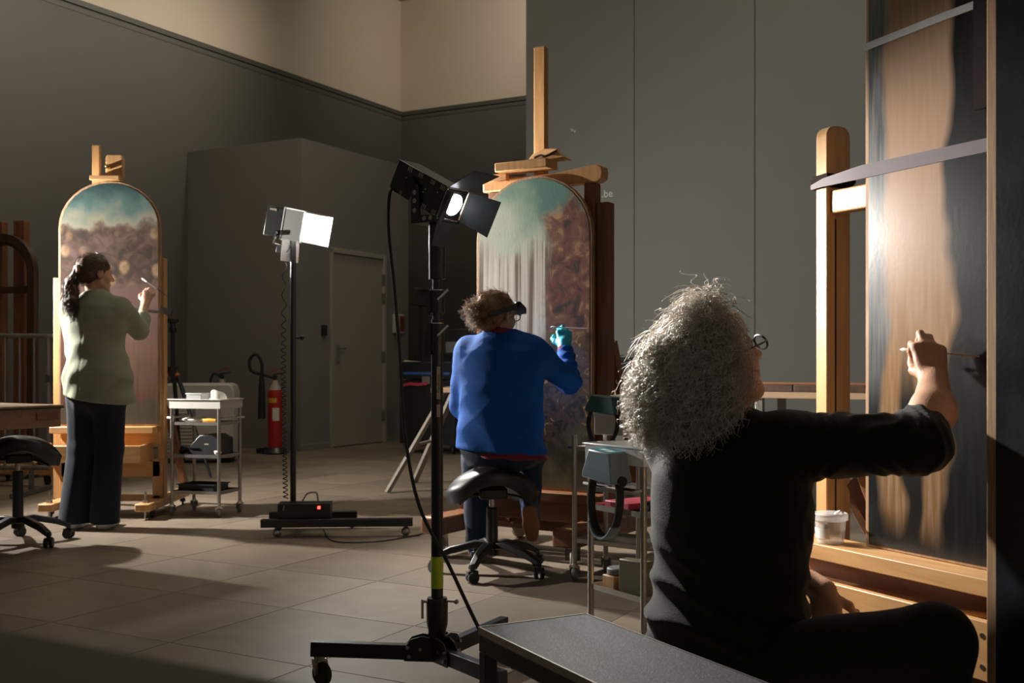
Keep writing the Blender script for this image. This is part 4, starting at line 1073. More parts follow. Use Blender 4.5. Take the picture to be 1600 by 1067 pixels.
# ------------------------------------------------------------------ black step bench
t = thing('step_bench', 'low black step bench with a gritty top in the foreground', 'bench', (0, 0, 0))
dB = Vector((0.469, -0.883, 0)); wB = Vector((0.883, 0.469, 0)); A0 = Vector((-0.074, 2.398, 0)); Lb, Wb, Hb = 1.15, 0.277, 0.42
Rbm = Matrix((wB, dB, Vector((0, 0, 1)))).transposed()
Rbm = Matrix(((wB.x, dB.x, 0), (wB.y, dB.y, 0), (0, 0, 1)))
def bl_(x, y, z): return A0 + wB * x + dB * y + Vector((0, 0, z))
def grit():
    m, nt, b = new_mat('gritty_black'); N, L = nt.nodes, nt.links
    tc = N.new('ShaderNodeTexCoord'); n = N.new('ShaderNodeTexNoise'); n.inputs['Scale'].default_value = 420; n.inputs['Detail'].default_value = 2
    L.new(tc.outputs['Object'], n.inputs['Vector'])
    r = ramp(N, [(0.45, (0.007, 0.0075, 0.009)), (0.60, (0.035, 0.037, 0.042)), (0.72, (0.17, 0.18, 0.20))]); L.new(n.outputs['Fac'], r.inputs[0])
    L.new(r.outputs[0], b.inputs['Base Color']); b.inputs['Roughness'].default_value = 0.6; b.inputs['Specular IOR Level'].default_value = 0.25
    bp = N.new('ShaderNodeBump'); bp.inputs['Strength'].default_value = 0.5; bp.inputs['Distance'].default_value = 0.002
    L.new(n.outputs['Fac'], bp.inputs['Height']); L.new(bp.outputs[0], b.inputs['Normal'])
    return m
def bbox(x0, x1, y0, y1, z0, z1):
    mb = MB().box2((x0, y0, z0), (x1, y1, z1)); mb.v = [tuple(bl_(*v)) for v in mb.v]
    mb.f = [tuple(reversed(f)) for f in mb.f]; return mb
part('top_plate', bbox(0.003, Wb - 0.003, 0.003, Lb - 0.003, Hb - 0.012, Hb), grit(), t)
for (x0, x1, y0, y1) in ((0, 0.003, 0, Lb), (Wb - 0.003, Wb, 0, Lb), (0.003, Wb - 0.003, 0, 0.003), (0.003, Wb - 0.003, Lb - 0.003, Lb)):
    part('edge_trim', bbox(x0, x1, y0, y1, Hb - 0.014, Hb + 0.0015), steel, t)
part('side_rail', bbox(0.001, 0.028, 0.001, Lb, Hb - 0.052, Hb - 0.0142), black, t, 0.002)
part('side_rail', bbox(Wb - 0.028, Wb - 0.001, 0.001, Lb, Hb - 0.052, Hb - 0.0142), black, t, 0.002)
part('end_rail', bbox(0.028, Wb - 0.028, 0.001, 0.028, Hb - 0.052, Hb - 0.0142), black, t, 0.002)
part('end_rail', bbox(0.028, Wb - 0.028, Lb - 0.028, Lb, Hb - 0.052, Hb - 0.0142), black, t, 0.002)
for x in (0.001, Wb - 0.031):
    for y in (0.002, Lb - 0.032):
        part('leg', bbox(x, x + 0.030, y, y + 0.030, 0, Hb - 0.052), black, t, 0.002)

# ------------------------------------------------------------------ swab tub on the right easel's tray
def atR(x, y, z): return ER + rotm('Z', RR) @ Vector((x, y, z))
t = thing('swab_tub', 'clear plastic tub with white lid on the tray of the right easel', 'tub', atR(-0.075, -0.045, 0.539), RR + 0.15)
def clear(name, c, a):
    return plain(name, c, rough=0.12, var=0.02, alpha=a)
m_clear = clear('clear_tub', (0.7, 0.7, 0.68), 0.35)
part('tub', MB().lathe([(0.032, 0.0), (0.034, 0.002), (0.0395, 0.062), (0.038, 0.062), (0.0325, 0.004), (0.001, 0.004)], 28), m_clear, t)
part('lid', MB().lathe([(0.041, 0.058), (0.0435, 0.060), (0.0435, 0.074), (0.041, 0.077), (0.001, 0.0765)], 28), plastic_c, t)
part('waste', crumple((0, 0, 0.036), 0.026, 33, (1, 1, .8)), brownwx, t, ang=180)
vs = []; lab = MB()
for k in range(9):
    a = math.radians(-135 + k * 10)
    for z, r in ((0.014, 0.0365), (0.040, 0.0388)): vs.append((r * math.cos(a), r * math.sin(a), z))
lab.add(vs, [(2 * k, 2 * k + 2, 2 * k + 3, 2 * k + 1) for k in range(8)])
part('paper_label', lab, paper, t)
for a, b in (((0.022, -0.01, 0.0775), (0.047, -0.02, 0.088)), ((0.03, 0.01, 0.0775), (0.045, -0.012, 0.0845))):
    part('swab_bud', MB().tube([a, ((a[0] + b[0]) / 2, (a[1] + b[1]) / 2, (a[2] + b[2]) / 2), b], [0.0022, 0.004, 0.0022], 8), paper, t)
single('paintbrush', MB().tube([atR(0.14, -0.09, 0.439), atR(0.30, -0.06, 0.445), atR(0.42, -0.03, 0.449)], [0.0025, 0.005, 0.0075], 8), orangew,
       'thin wooden brush lying in the drawer of the right easel', 'brush')
single('paper_strip', ribbon([atR(0.02, -0.10, 0.440), atR(0.11, -0.112, 0.444), atR(0.20, -0.112, 0.440)], 0.003, 0.02), paper, 'white paper strip lying beside the brush in the easel drawer', 'paper')

# ------------------------------------------------------------------ workbench along the right wall
WBs = Vector((0.62, 7.62, 0)); RWb = RZ_V
t = thing('workbench', 'long pale-edged workbench in front of the grey wall boards', 'workbench', WBs, RWb)
bw = wood('bench_edge_wood', (0.34, 0.22, 0.13), (0.42, 0.28, 0.17), stretch=(1.2, 14, 14))
part('top', MB().box2((-0.1, 0, 0.765), (2.3, 0.65, 0.805)), bw, t, 0.003)
for x in (-0.04, 1.1, 2.24):
    for y in (0.06, 0.59):
        part('leg', MB().box2((x - 0.025, y - 0.025, 0), (x + 0.025, y + 0.025, 0.765)), steel, t, 0.003)
part('back_rail', MB().box2((-0.04, 0.58, 0.35), (2.24, 0.60, 0.43)), steel, t)
part('shelf', MB().box2((-0.04, 0.05, 0.30), (2.24, 0.6, 0.32)), m_greycard, t)
def atW(x, y, z): return WBs + rotm('Z', RWb) @ Vector((x, y, z))
t = thing('wooden_panel', 'dark old wooden board lying flat on the workbench', 'board', atW(1.62, 0.34, 0.8055), RWb)
for k in range(4):
    part('plank', MB().box2((-0.62 + k * 0.31, -0.25, 0), (-0.316 + k * 0.31, 0.25, 0.045)), darkw, t, 0.004)
part('batten', MB().box2((-0.62, -0.2, 0.045), (0.62, -0.14, 0.06)), brownwx, t, 0.003)
m_canvas = plain('black_canvas', (0.013, 0.013, 0.014), rough=0.8, bump=0.3, bscale=200)
m_tan = plain('tan_leather', (0.42, 0.24, 0.11), rough=0.55)
t = thing('bag', 'black canvas bag with tan leather straps on the left end of the workbench', 'bag', atW(0.08, 0.22, 0.8055), RWb)
part('body', MB().prism([(-0.16, 0), (0.19, 0), (0.2, 0.12), (0.18, 0.2), (0.12, 0.225), (-0.1, 0.225), (-0.155, 0.18)], 0.22, RXZ, (0, 0.11, 0)), m_canvas, t, 0.02)
part('strap', ribbon([(-0.10, -0.114, 0.02), (-0.10, -0.114, 0.12), (-0.075, -0.118, 0.18), (-0.04, -0.09, 0.235), (-0.02, 0.0, 0.238)], 0.035, 0.006, (1, 0, 0)), m_tan, t)
part('buckle', MB().box((-0.10, -0.118, 0.13), (0.04, 0.006, 0.02)), black, t)
t = thing('drawer_tower', 'clear plastic drawer tower standing on the shelf under the workbench', 'drawer unit', atW(0.88, 0.2, 0.3205), RWb)
for k in range(4):
    dr = part('drawer', open_tray(0.26, 0.30, 0.09), plastic_c, t, 0.002); dr.location = (0, 0, 0.004 + k * 0.105)
    part('sheet', MB().box2((-0.11, -0.12, 0.005), (0.11, 0.12, 0.04)), paper, dr, 0.002)
for sx in (-1, 1):
    for sy in (-1, 1):
        part('corner_post', MB().cyl((sx * 0.142, sy * 0.162, 0), (sx * 0.142, sy * 0.162, 0.43), 0.005, 8), chrome, t)

# ------------------------------------------------------------------ trestle table and dark equipment behind the near stand
t = thing('trestle_table', 'trestle table with pale top behind the woman in the blue sweater', 'table', (-0.02, 8.55, 0), RZ_V * 0.4)
part('top', MB().box2((-0.55, -0.3, 0.765), (0.75, 0.35, 0.80)), bw, t, 0.003)
m_alu = plain('dull_aluminium', (0.27, 0.24, 0.20), rough=0.5, metal=0.3)
for x in (-0.48, 0.66):
    for s_ in (-1, 1):
        part('trestle_leg', MB().bar((x + 0.02 * s_, s_ * 0.06, 0.765), (x - 0.40 if x < 0 else x + 0.2, s_ * 0.36, 0.0), 0.05, 0.03), m_alu, t, 0.003)
    part('stretcher', MB().bar((x - (0.2 if x < 0 else -0.1), -0.2, 0.36), (x - (0.2 if x < 0 else -0.1), 0.2, 0.36), 0.03, 0.02), m_alu, t)
    part('bolt', MB().cyl((x - (0.26 if x < 0 else -0.1), -0.30, 0.28), (x - (0.26 if x < 0 else -0.1), -0.27, 0.28), 0.014, 10), blackrub, t)

t = thing('flight_case', 'black equipment case with blue stripe standing behind the near lamp stand', 'case', (PX(690, 12.2), 12.2, 0), RZ_V)
part('body', MB().box2((-0.36, -0.3, 0.10), (0.36, 0.3, 0.80)), black, t, 0.01)
part('lid', MB().box2((-0.37, -0.31, 0.805), (0.37, 0.31, 1.0)), black, t, 0.01)
part('stripe', MB().box2((-0.3, -0.312, 0.86), (0.3, -0.3101, 0.885)), m_bluep, t)
part('latch', MB().box2((-0.05, -0.316, 0.76), (0.05, -0.3001, 0.84)), steel, t)
for sx in (-1, 1):
    for sy in (-1, 1): caster(t, (sx * 0.3, sy * 0.24, 0.10), 0.045, blackrub, black, 0.3)
part('red_strap', ribbon([(-0.30, -0.318, 0.74), (-0.2, -0.325, 0.76), (-0.1, -0.322, 0.75), (0.02, -0.318, 0.765)], 0.03, 0.008), m_redp, t)
t = thing('monitor', 'dark flat monitor standing on the black equipment case', 'monitor', (PX(698, 12.2), 12.2, 1.0), RZ_V)
part('screen', MB().box2((-0.28, -0.02, 0.06), (0.28, 0.02, 0.36)), black, t, 0.005)
part('stand', MB().box2((-0.03, -0.01, 0.01), (0.03, 0.03, 0.08)).box2((-0.12, -0.08, 0.0), (0.12, 0.08, 0.012)), black, t, 0.003)
part('sticker', MB().box2((0.0, -0.022, 0.1), (0.2, -0.0202, 0.22)), m_greycard, t)

t = thing('sign_stand', 'black barrier post with a white warning sheet beside the booth', 'sign stand', (PX(652, 13.2), 13.2, 0))
part('base', MB().lathe([(0.17, 0), (0.175, 0.01), (0.16, 0.03), (0.04, 0.05)], 24), black, t)
part('pole', MB().cyl((0, 0, 0.04), (0, 0, 1.0), 0.028), black, t)
part('belt_head', MB().cyl((0, 0, 0.97), (0, 0, 1.08), 0.036), black, t)
sg = part('sign_sheet', MB().box((-0.06, -0.045, 0.86), (0.21, 0.004, 0.30), rotm('Y', 0.08)), paper, t)
m_warn = plain('warning_orange', (0.55, 0.20, 0.03), rough=0.7); m_dkred = plain('warning_red', (0.25, 0.05, 0.03), rough=0.7); m_ink = plain('grey_ink', (0.35, 0.34, 0.32), rough=0.8)
part('warning_triangle', MB().prism([(-0.035, 0), (0.035, 0), (0, 0.06)], 0.002, RXZ, (-0.105, -0.0475, 0.77)), m_warn, sg)
part('prohibition_disc', MB().lathe([(0.001, 0), (0.033, 0), (0.033, 0.002)], 18, RXZ, (-0.012, -0.0475, 0.80)), m_dkred, sg)
for k, w_ in enumerate((0.10, 0.13, 0.08, 0.14)):
    zz = (0.975, 0.945, 0.925, 0.735)[k]
    part('text_line', MB().box((-0.06, -0.0478, zz), (w_, 0.001, 0.006)), m_ink, sg)
t = thing('floodlight', 'dark unlit floodlight on a thin stand beside the booth corner', 'floodlight', (PX(657, 13.7), 13.7, 0))
part('pole', MB().cyl((0, 0, 0.05), (0, 0, 1.75), 0.016), black, t)
part('head', MB().box((0.03, -0.03, 1.80), (0.26, 0.12, 0.22), rotm('Y', 0.1)), black, t, 0.01)
part('visor', MB().box((0.08, -0.12, 1.90), (0.2, 0.1, 0.01), rotm('X', 0.3)), black, t)
for a in (0.3, 2.4, 4.5): part('leg', MB().bar((0, 0, 0.35), (0.2 * math.cos(a), 0.2 * math.sin(a), 0.01), 0.02, 0.02), black, t)

# ------------------------------------------------------------------ extinguishers
m_fire = plain('extinguisher_red', (0.42, 0.018, 0.014), rough=0.3, var=0.06)
m_yel = plain('label_yellow', (0.6, 0.38, 0.03), rough=0.6)
def extinguisher(loc, label, horn=True):
    t = thing('fire_extinguisher', label, 'extinguisher', loc)
    part('stand', MB().lathe([(0.13, 0), (0.14, 0.015), (0.11, 0.05), (0.085, 0.07)], 20).bar((-0.2, 0, 0.03), (0.05, 0, 0.06), 0.06, 0.05), black, t)
    part('cylinder', MB().lathe([(0.076, 0.07), (0.078, 0.09), (0.078, 0.63), (0.072, 0.68), (0.05, 0.73), (0.03, 0.76)], 28), m_fire, t)
    part('shoulder', MB().lathe([(0.073, 0.672), (0.056, 0.725), (0.036, 0.765), (0.03, 0.80)], 28), m_lab, t)
    part('valve', MB().cyl((0, 0, 0.78), (0, 0, 0.85), 0.022).bar((-0.02, 0, 0.86), (0.10, -0.02, 0.875), 0.025, 0.012), black, t)
    part('lever', MB().bar((-0.05, 0, 0.885), (0.08, -0.02, 0.93), 0.022, 0.010), m_fire, t)
    vs = []
    for k in range(8):
        a = math.radians(-150 + k * 12)
        for z in (0.555, 0.605): vs.append((0.0788 * math.cos(a), 0.0788 * math.sin(a), z))
    part('label_sheet', MB().add(vs, [(2 * k, 2 * k + 2, 2 * k + 3, 2 * k + 1) for k in range(7)]), m_yel, t)
    vs = []
    for k in range(6):
        a = math.radians(-100 + k * 11)
        for z in (0.36, 0.50): vs.append((0.0788 * math.cos(a), 0.0788 * math.sin(a), z))
    part('notice_sheet', MB().add(vs, [(2 * k, 2 * k + 2, 2 * k + 3, 2 * k + 1) for k in range(5)]), paper, t)
    if horn:
        part('hose', MB().tube(spline([(0, 0, 0.82), (-0.12, -0.02, 0.86), (-0.25, -0.03, 0.90), (-0.27, -0.03, 1.02), (-0.20, -0.03, 1.08), (-0.14, -0.03, 0.98), (-0.14, -0.03, 0.85)], 6), 0.017, 10), blackrub, t)
        part('horn', MB().tube([(-0.14, -0.03, 0.86), (-0.14, -0.03, 0.74), (-0.14, -0.03, 0.38)], [0.022, 0.034, 0.042], 16), blackrub, t)
    else:
        part('hose', MB().tube(spline([(0, 0, 0.82), (-0.09, -0.03, 0.86), (-0.13, -0.04, 0.7), (-0.11, -0.04, 0.4)], 6), 0.014, 10), blackrub, t)
    return t
extinguisher((PX(430, 11.95), 11.95, 0), 'red fire extinguisher with black horn beside the booth corner')
extinguisher((PX(347, 12.6), 12.6, 0), 'fire extinguisher mostly hidden behind the white air unit', False)

# ------------------------------------------------------------------ white air unit and tripod
AU = Vector((PX(316, 11.0), 11.0, 0))
t = thing('air_unit', 'large white air unit with louvres behind the left trolley', 'air unit', AU, math.radians(6))
part('casing', MB().prism([(-0.34, 0.05), (0.34, 0.05), (0.345, 0.70), (0.32, 0.765), (0.28, 0.785), (-0.30, 0.785), (-0.34, 0.76), (-0.35, 0.70)], 0.4, RXZ, (0, 0.2, 0)), plastic_w, t, 0.02)
for k in range(12):
    part('louvre', MB().box((-0.17, -0.208, 0.12 + k * 0.034), (0.30, 0.02, 0.012), rotm('X', 0.5)), plastic_w, t)
part('control_panel', MB().box2((0.0, -0.206, 0.55), (0.27, -0.199, 0.60)), m_greycard, t, 0.003)
for sx in (-0.25, 0.25): part('foot', MB().box2((sx - 0.05, -0.15, 0), (sx + 0.05, 0.15, 0.05)), blackrub, t)
TP = Vector((PX(270, 9.6), 9.6, 0)); zt = PZ(498, 9.6)
t = thing('tripod', 'black camera tripod standing behind the left easel', 'tripod', TP)
part('column', MB().cyl((0, 0, zt - 0.55), (0, 0, zt - 0.1), 0.018), black, t)
part('head', MB().lathe([(0.03, zt - 0.12), (0.035, zt - 0.08), (0.022, zt - 0.06), (0.03, zt - 0.04), (0.05, zt - 0.03), (0.05, zt), (0.03, zt + 0.005)], 18), black, t, 0.002)
part('collar', MB().cyl((0, 0, zt - 0.50), (0, 0, zt - 0.42), 0.045), black, t)
m_or2 = plain('orange_ring', (0.6, 0.12, 0.03), rough=0.4)
for a in (-0.5, 1.7, 3.75):
    d = Vector((math.cos(a), math.sin(a), 0))
    lg = part('leg', MB().tube([d * 0.04 + Vector((0, 0, zt - 0.45)), d * 0.26 + Vector((0, 0, 0.42)), d * 0.45 + Vector((0, 0, 0.01))], [0.02, 0.016, 0.012], 10), black, t)
    part('leg_lock', MB().cyl(d * 0.05 + Vector((0, 0, zt - 0.48)), d * 0.058 + Vector((0, 0, zt - 0.50)), 0.0225), m_or2, lg)

# ------------------------------------------------------------------ far left: arched frame on its easel, tube barrier
AF = Vector((PX(0, 9.6), 9.6, 0)); RA = math.radians(-18)
t = thing('arched_frame', 'dark empty arched wooden frame standing at the far left', 'frame', AF, RA)
def arch_frame(w, h, bw_, th, m, y):
    o_, i_ = arch_poly(w, h), arch_poly(w - 2 * bw_, h - bw_)
    n = len(o_); vs = []; fs = []
    for yy in (y, y + th):
        vs += [(a, yy, b) for a, b in o_] + [(a, yy, b if k > 1 else b) for k, (a, b) in enumerate(i_)]
    for k in range(n):
        if k == 0: continue
        j = (k + 1) % n
        fs.append((k, j, n + j, n + k)); fs.append((2 * n + n + k, 2 * n + n + j, 2 * n + j, 2 * n + k))
        fs.append((j, k, 2 * n + k, 2 * n + j)); fs.append((n + k, n + j, 3 * n + j, 3 * n + k))
    return MB().add(vs, fs)
f = arch_frame(0.72, 2.12, 0.07, 0.06, darkw, 0.0)
part('moulding', f, darkw, t)
part('inner_moulding', arch_frame(0.58, 2.05, 0.03, 0.03, darkw, 0.03), darkw, t)
part('upright', MB().box2((0.06, 0.09, 0.12), (0.18, 0.16, 2.24)), brownw, t, 0.005)
part('upright', MB().box2((-0.18, 0.09, 0.12), (-0.06, 0.16, 2.24)), brownw, t, 0.005)
part('cross_rail', MB().box2((-0.33, 0.062, 1.60), (0.33, 0.09, 1.66)), darkw, t, 0.003)
part('sill', MB().box2((-0.4, -0.1, 0.22), (0.4, 0.09, 0.30)), brownwx, t, 0.004)
for x in (-0.36, 0.36):
    part('foot', MB().box2((x - 0.06, -0.4, 0.06), (x + 0.06, 0.5, 0.14)), brownw, t, 0.006)
    caster(t, (x, -0.3, 0.06), 0.024, blackrub, black, 0.3); caster(t, (x, 0.4, 0.06), 0.024, blackrub, black, 0.3)
part('beam', MB().box2((-0.1, -0.62, 0.10), (1.1, -0.53, 0.17)), orangew, t, 0.004)
caster(t, (0.10, -0.575, 0.10), 0.04, blackrub, black, 0.3); caster(t, (1.0, -0.575, 0.10), 0.04, blackrub, black, 0.3)
m_tube = plain('galvanised_tube', (0.16, 0.155, 0.145), rough=0.45, metal=0.5)
t = thing('barrier', 'grey tube crowd barrier behind the table at the left edge', 'barrier', (PX(80, 8.3), 8.3, 0))
zb = PZ(525, 8.3)
part('frame', MB().tube(spline([(-1.9, 0, zb), (-0.10, 0, zb), (-0.045, 0, zb - 0.02), (-0.02, 0, zb - 0.08), (-0.02, 0, 0.2)], 6), 0.019, 12), m_tube, t)
part('frame', MB().tube([(-1.9, 0, 0.2), (-0.02, 0, 0.2)], 0.019, 12), m_tube, t)
for k in range(1, 9):
    part('bar', MB().cyl((-0.02 - k * 0.11, 0, 0.2), (-0.02 - k * 0.11, 0, zb), 0.011), m_tube, t)
part('clip', MB().box((-0.005, 0, zb - 0.32), (0.05, 0.06, 0.05)), blackrub, t)
for x in (-0.15, -1.6): part('foot', MB().bar((x, -0.3, 0.02), (x, 0.3, 0.02), 0.06, 0.03).bar((x, 0, 0.02), (x, 0, 0.2), 0.03, 0.03), m_tube, t)
# ------------------------------------------------------------------ people: smooth fields turned into one continuous surface each
class Field:
    def __init__(s, lo, hi, h):
        s.lo = np.array(lo, float); s.h = h
        s.n = np.ceil((np.array(hi) - s.lo) / h).astype(int) + 1
        s.F = np.full(tuple(s.n), 0.2, np.float32)
        s.ax = [(s.lo[i] + h * np.arange(s.n[i])).astype(np.float32) for i in range(3)]
    def region(s, lo, hi):
        a = np.maximum(0, np.floor((np.array(lo) - s.lo) / s.h).astype(int))
        b = np.minimum(s.n, np.ceil((np.array(hi) - s.lo) / s.h).astype(int) + 1)
        if np.any(b <= a): return None
        sl = tuple(slice(a[i], b[i]) for i in range(3))
        X, Y, Z = np.meshgrid(*[s.ax[i][sl[i]] for i in range(3)], indexing='ij')
        return sl, X, Y, Z
    def _blend(s, sl, d, k, sub=False):
        a = s.F[sl]
        if sub:
            d = -d; hh = np.clip(0.5 - 0.5 * (d - a) / k, 0, 1)      # smooth max
            s.F[sl] = d * (1 - hh) + a * hh + k * hh * (1 - hh)
        else:
            hh = np.clip(0.5 + 0.5 * (d - a) / k, 0, 1)
            s.F[sl] = d * (1 - hh) + a * hh - k * hh * (1 - hh)
    def cap(s, a, b, ra, rb=None, k=0.02, sub=False):
        rb = ra if rb is None else rb
        a = np.array(a, float); b = np.array(b, float); m = max(ra, rb) + k + 0.03
        r = s.region(np.minimum(a, b) - m, np.maximum(a, b) + m)
        if r is None: return s
        sl, X, Y, Z = r; ba = b - a; L2 = max(1e-9, ba @ ba)
        px, py, pz = X - a[0], Y - a[1], Z - a[2]
        t = np.clip((px * ba[0] + py * ba[1] + pz * ba[2]) / L2, 0, 1)
        d = np.sqrt((px - ba[0] * t) ** 2 + (py - ba[1] * t) ** 2 + (pz - ba[2] * t) ** 2) - (ra + (rb - ra) * t)
        s._blend(sl, d, k, sub); return s
    def ell(s, c, r, R=None, k=0.02, sub=False):
        c = np.array(c, float); r = np.array(r, float); m = r.max() + k + 0.03
        g = s.region(c - m, c + m)
        if g is None: return s
        sl, X, Y, Z = g; q = np.stack([X - c[0], Y - c[1], Z - c[2]])
        if R is not None: q = np.tensordot(np.array(R).T, q, 1)
        k0 = np.sqrt((q[0] / r[0]) ** 2 + (q[1] / r[1]) ** 2 + (q[2] / r[2]) ** 2)
        k1 = np.sqrt((q[0] / r[0] ** 2) ** 2 + (q[1] / r[1] ** 2) ** 2 + (q[2] / r[2] ** 2) ** 2) + 1e-9
        d = k0 * (k0 - 1.0) / k1
        d = np.where(k0 < 1e-3, -r.min(), d)
        s._blend(sl, d.astype(np.float32), k, sub); return s
    def loft(s, pts, f, k=0.03):
        """chain of flattened sections: pts = [(centre, half width, half depth)], f = facing direction; runs upwards"""
        f = np.array(f, float); f = f / np.linalg.norm(f); r = np.array([f[1], -f[0], 0.0])
        for (c0, w0, d0), (c1, w1, d1) in zip(pts[:-1], pts[1:]):
            c0 = np.array(c0, float); c1 = np.array(c1, float); m = max(w0, w1, d0, d1) + k + 0.03
            g = s.region(np.minimum(c0, c1) - m, np.maximum(c0, c1) + m)
            if g is None: continue
            sl, X, Y, Z = g; ba = c1 - c0; L2 = ba @ ba
            px, py, pz = X - c0[0], Y - c0[1], Z - c0[2]
            t = np.clip((px * ba[0] + py * ba[1] + pz * ba[2]) / L2, 0, 1)
            qx, qy, qz = px - ba[0] * t, py - ba[1] * t, pz - ba[2] * t
            w = w0 + (w1 - w0) * t; dd = d0 + (d1 - d0) * t
            a = qx * r[0] + qy * r[1]; b = qx * f[0] + qy * f[1]
            mn = np.minimum(w, dd)
            e = np.sqrt((a / w) ** 2 + (b / dd) ** 2 + (qz / mn) ** 2)
            s._blend(sl, ((e - 1) * mn).astype(np.float32), k)
        return s
    def plane_cut(s, p, n):
        """drop everything on the side n points to"""
        X, Y, Z = np.meshgrid(*s.ax, indexing='ij', sparse=True)
        d = (X - p[0]) * n[0] + (Y - p[1]) * n[1] + (Z - p[2]) * n[2]
        s.F = np.maximum(s.F, d.astype(np.float32)); return s
    def warp(s, fn):
        X, Y, Z = np.meshgrid(*s.ax, indexing='ij', sparse=True)
        s.F = (s.F + fn(X, Y, Z)).astype(np.float32); return s
    def net(s):
        F = s.F; inside = F < 0
        c = np.zeros(tuple(s.n - 1), np.int8)
        for i in (0, 1):
            for j in (0, 1):
                for k in (0, 1):
                    c += inside[i:s.n[0] - 1 + i, j:s.n[1] - 1 + j, k:s.n[2] - 1 + k]
        cells = np.argwhere((c > 0) & (c < 8))
        idx = -np.ones(tuple(s.n - 1), np.int64); idx[tuple(cells.T)] = np.arange(len(cells))
        acc = np.zeros((len(cells), 3)); cnt = np.zeros(len(cells))
        cor = [(i, j, k) for i in (0, 1) for j in (0, 1) for k in (0, 1)]
        for a in cor:
            for ax in range(3):
                if a[ax]: continue
                b = list(a); b[ax] = 1
                va = F[tuple((cells + a).T)]; vb = F[tuple((cells + b).T)]
                m = (va < 0) != (vb < 0)
                t = np.where(m, va / np.where(m, va - vb, 1), 0)
                p = np.tile(np.array(a, float), (len(cells), 1)); p[:, ax] = t
                acc[m] += p[m]; cnt[m] += 1
        V_ = s.lo + (cells + acc / cnt[:, None]) * s.h
        faces = []
        for ax in range(3):
            u, v = (ax + 1) % 3, (ax + 2) % 3
            A = inside.take(np.arange(s.n[ax] - 1), ax); B = inside.take(np.arange(1, s.n[ax]), ax)
            e = np.argwhere(A != B)
            e = e[(e[:, u] > 0) & (e[:, v] > 0) & (e[:, u] < s.n[u] - 1) & (e[:, v] < s.n[v] - 1)]
            if not len(e): continue
            st = A[tuple(e.T)]
            q = []
            for du, dv in ((-1, -1), (0, -1), (0, 0), (-1, 0)):
                g = e.copy(); g[:, u] += du; g[:, v] += dv; q.append(idx[tuple(g.T)])
            q = np.stack(q, 1); q[~st] = q[~st][:, ::-1]
            faces.append(q)
        Q = np.concatenate(faces)
        return V_, Q[(Q >= 0).all(1)]

def relax(Vv, Q, it=2, lam=0.5):
    n = len(Vv)
    e = np.concatenate([Q[:, [0, 1]], Q[:, [1, 2]], Q[:, [2, 3]], Q[:, [3, 0]]])
    e = np.concatenate([e, e[:, ::-1]])
    deg = np.bincount(e[:, 0], minlength=n)[:, None]
    for _ in range(it):
        a = np.stack([np.bincount(e[:, 0], Vv[e[:, 1], i], minlength=n) for i in range(3)], 1) / np.maximum(deg, 1)
        Vv = Vv + lam * (a - Vv)
    return Vv
def field_obj(name, F, m, parent, it=2, label=None, keep_data=False):
    Vv, Q = F.net(); Vv = relax(Vv, Q, it)
    me = bpy.data.meshes.new(name)
    W0 = Vv - root_loc(parent) if parent is not None else Vv
    me.from_pydata(W0.tolist(), [], Q.tolist()); me.update()
    me.polygons.foreach_set('use_smooth', [True] * len(me.polygons))
    o = link(name, me, m, parent)
    if label: o['label'] = label
    return (o, Vv, Q) if keep_data else o
def root_loc(o):
    while o.parent is not None: o = o.parent
    return np.array(o.location)
def nv(v):
    v = np.array(v, float); return v / np.linalg.norm(v)
def head_frame(f, pitch=0.0, roll=0.0):
    """columns right, forward, up"""
    f = nv((f[0], f[1], 0)); r = np.array([f[1], -f[0], 0]); u = np.array([0, 0, 1.0])
    c, s_ = math.cos(pitch), math.sin(pitch)
    f2 = f * c + u * s_; u2 = u * c - f * s_
    c, s_ = math.cos(roll), math.sin(roll)
    return np.stack([r * c + u2 * s_, f2, u2 * c - r * s_], 1)
def head(F, c, R, s=1.0):
    c = np.array(c, float)
    def T(p): return c + R @ (np.array(p) * s)
    def E(p, r, k=0.015, sub=False): F.ell(T(p), np.array(r) * s, R, k * s, sub)
    def K(a, b, ra, rb, k=0.01, sub=False): F.cap(T(a), T(b), ra * s, rb * s, k * s, sub)
    E((0, -0.014, 0.03), (0.074, 0.094, 0.083), 0.02)
    E((0, 0.030, -0.030), (0.057, 0.060, 0.083), 0.03)
    E((0, 0.055, -0.095), (0.028, 0.030, 0.024), 0.03)
    for sx in (-1, 1):
        E((sx * 0.036, 0.052, -0.028), (0.026, 0.030, 0.028), 0.02)
        K((sx * 0.052, 0.0, -0.062), (sx * 0.02, 0.06, -0.098), 0.016, 0.016, 0.025)
    E((0, 0.074, 0.022), (0.048, 0.020, 0.014), 0.018)
    for sx in (-1, 1): E((sx * 0.031, 0.096, 0.003), (0.017, 0.016, 0.011), 0.012, True)
    K((0, 0.084, 0.012), (0, 0.110, -0.030), 0.0085, 0.0125, 0.012)
    for sx in (-1, 1): E((sx * 0.012, 0.096, -0.034), (0.0085, 0.011, 0.0075), 0.006)
    for sx in (-1, 1): E((sx * 0.031, 0.076, 0.003), (0.0135, 0.0135, 0.0115), 0.004)
    E((0, 0.088, -0.060), (0.021, 0.011, 0.0065), 0.006)
    E((0, 0.086, -0.073), (0.019, 0.011, 0.007), 0.006)
    E((0, 0.100, -0.0665), (0.020, 0.007, 0.0022), 0.003, True)
    for sx in (-1, 1):
        E((sx * 0.077, -0.008, -0.004), (0.011, 0.021, 0.032), 0.006)
        E((sx * 0.087, -0.002, 0.002), (0.007, 0.011, 0.018), 0.005, True)
    return T
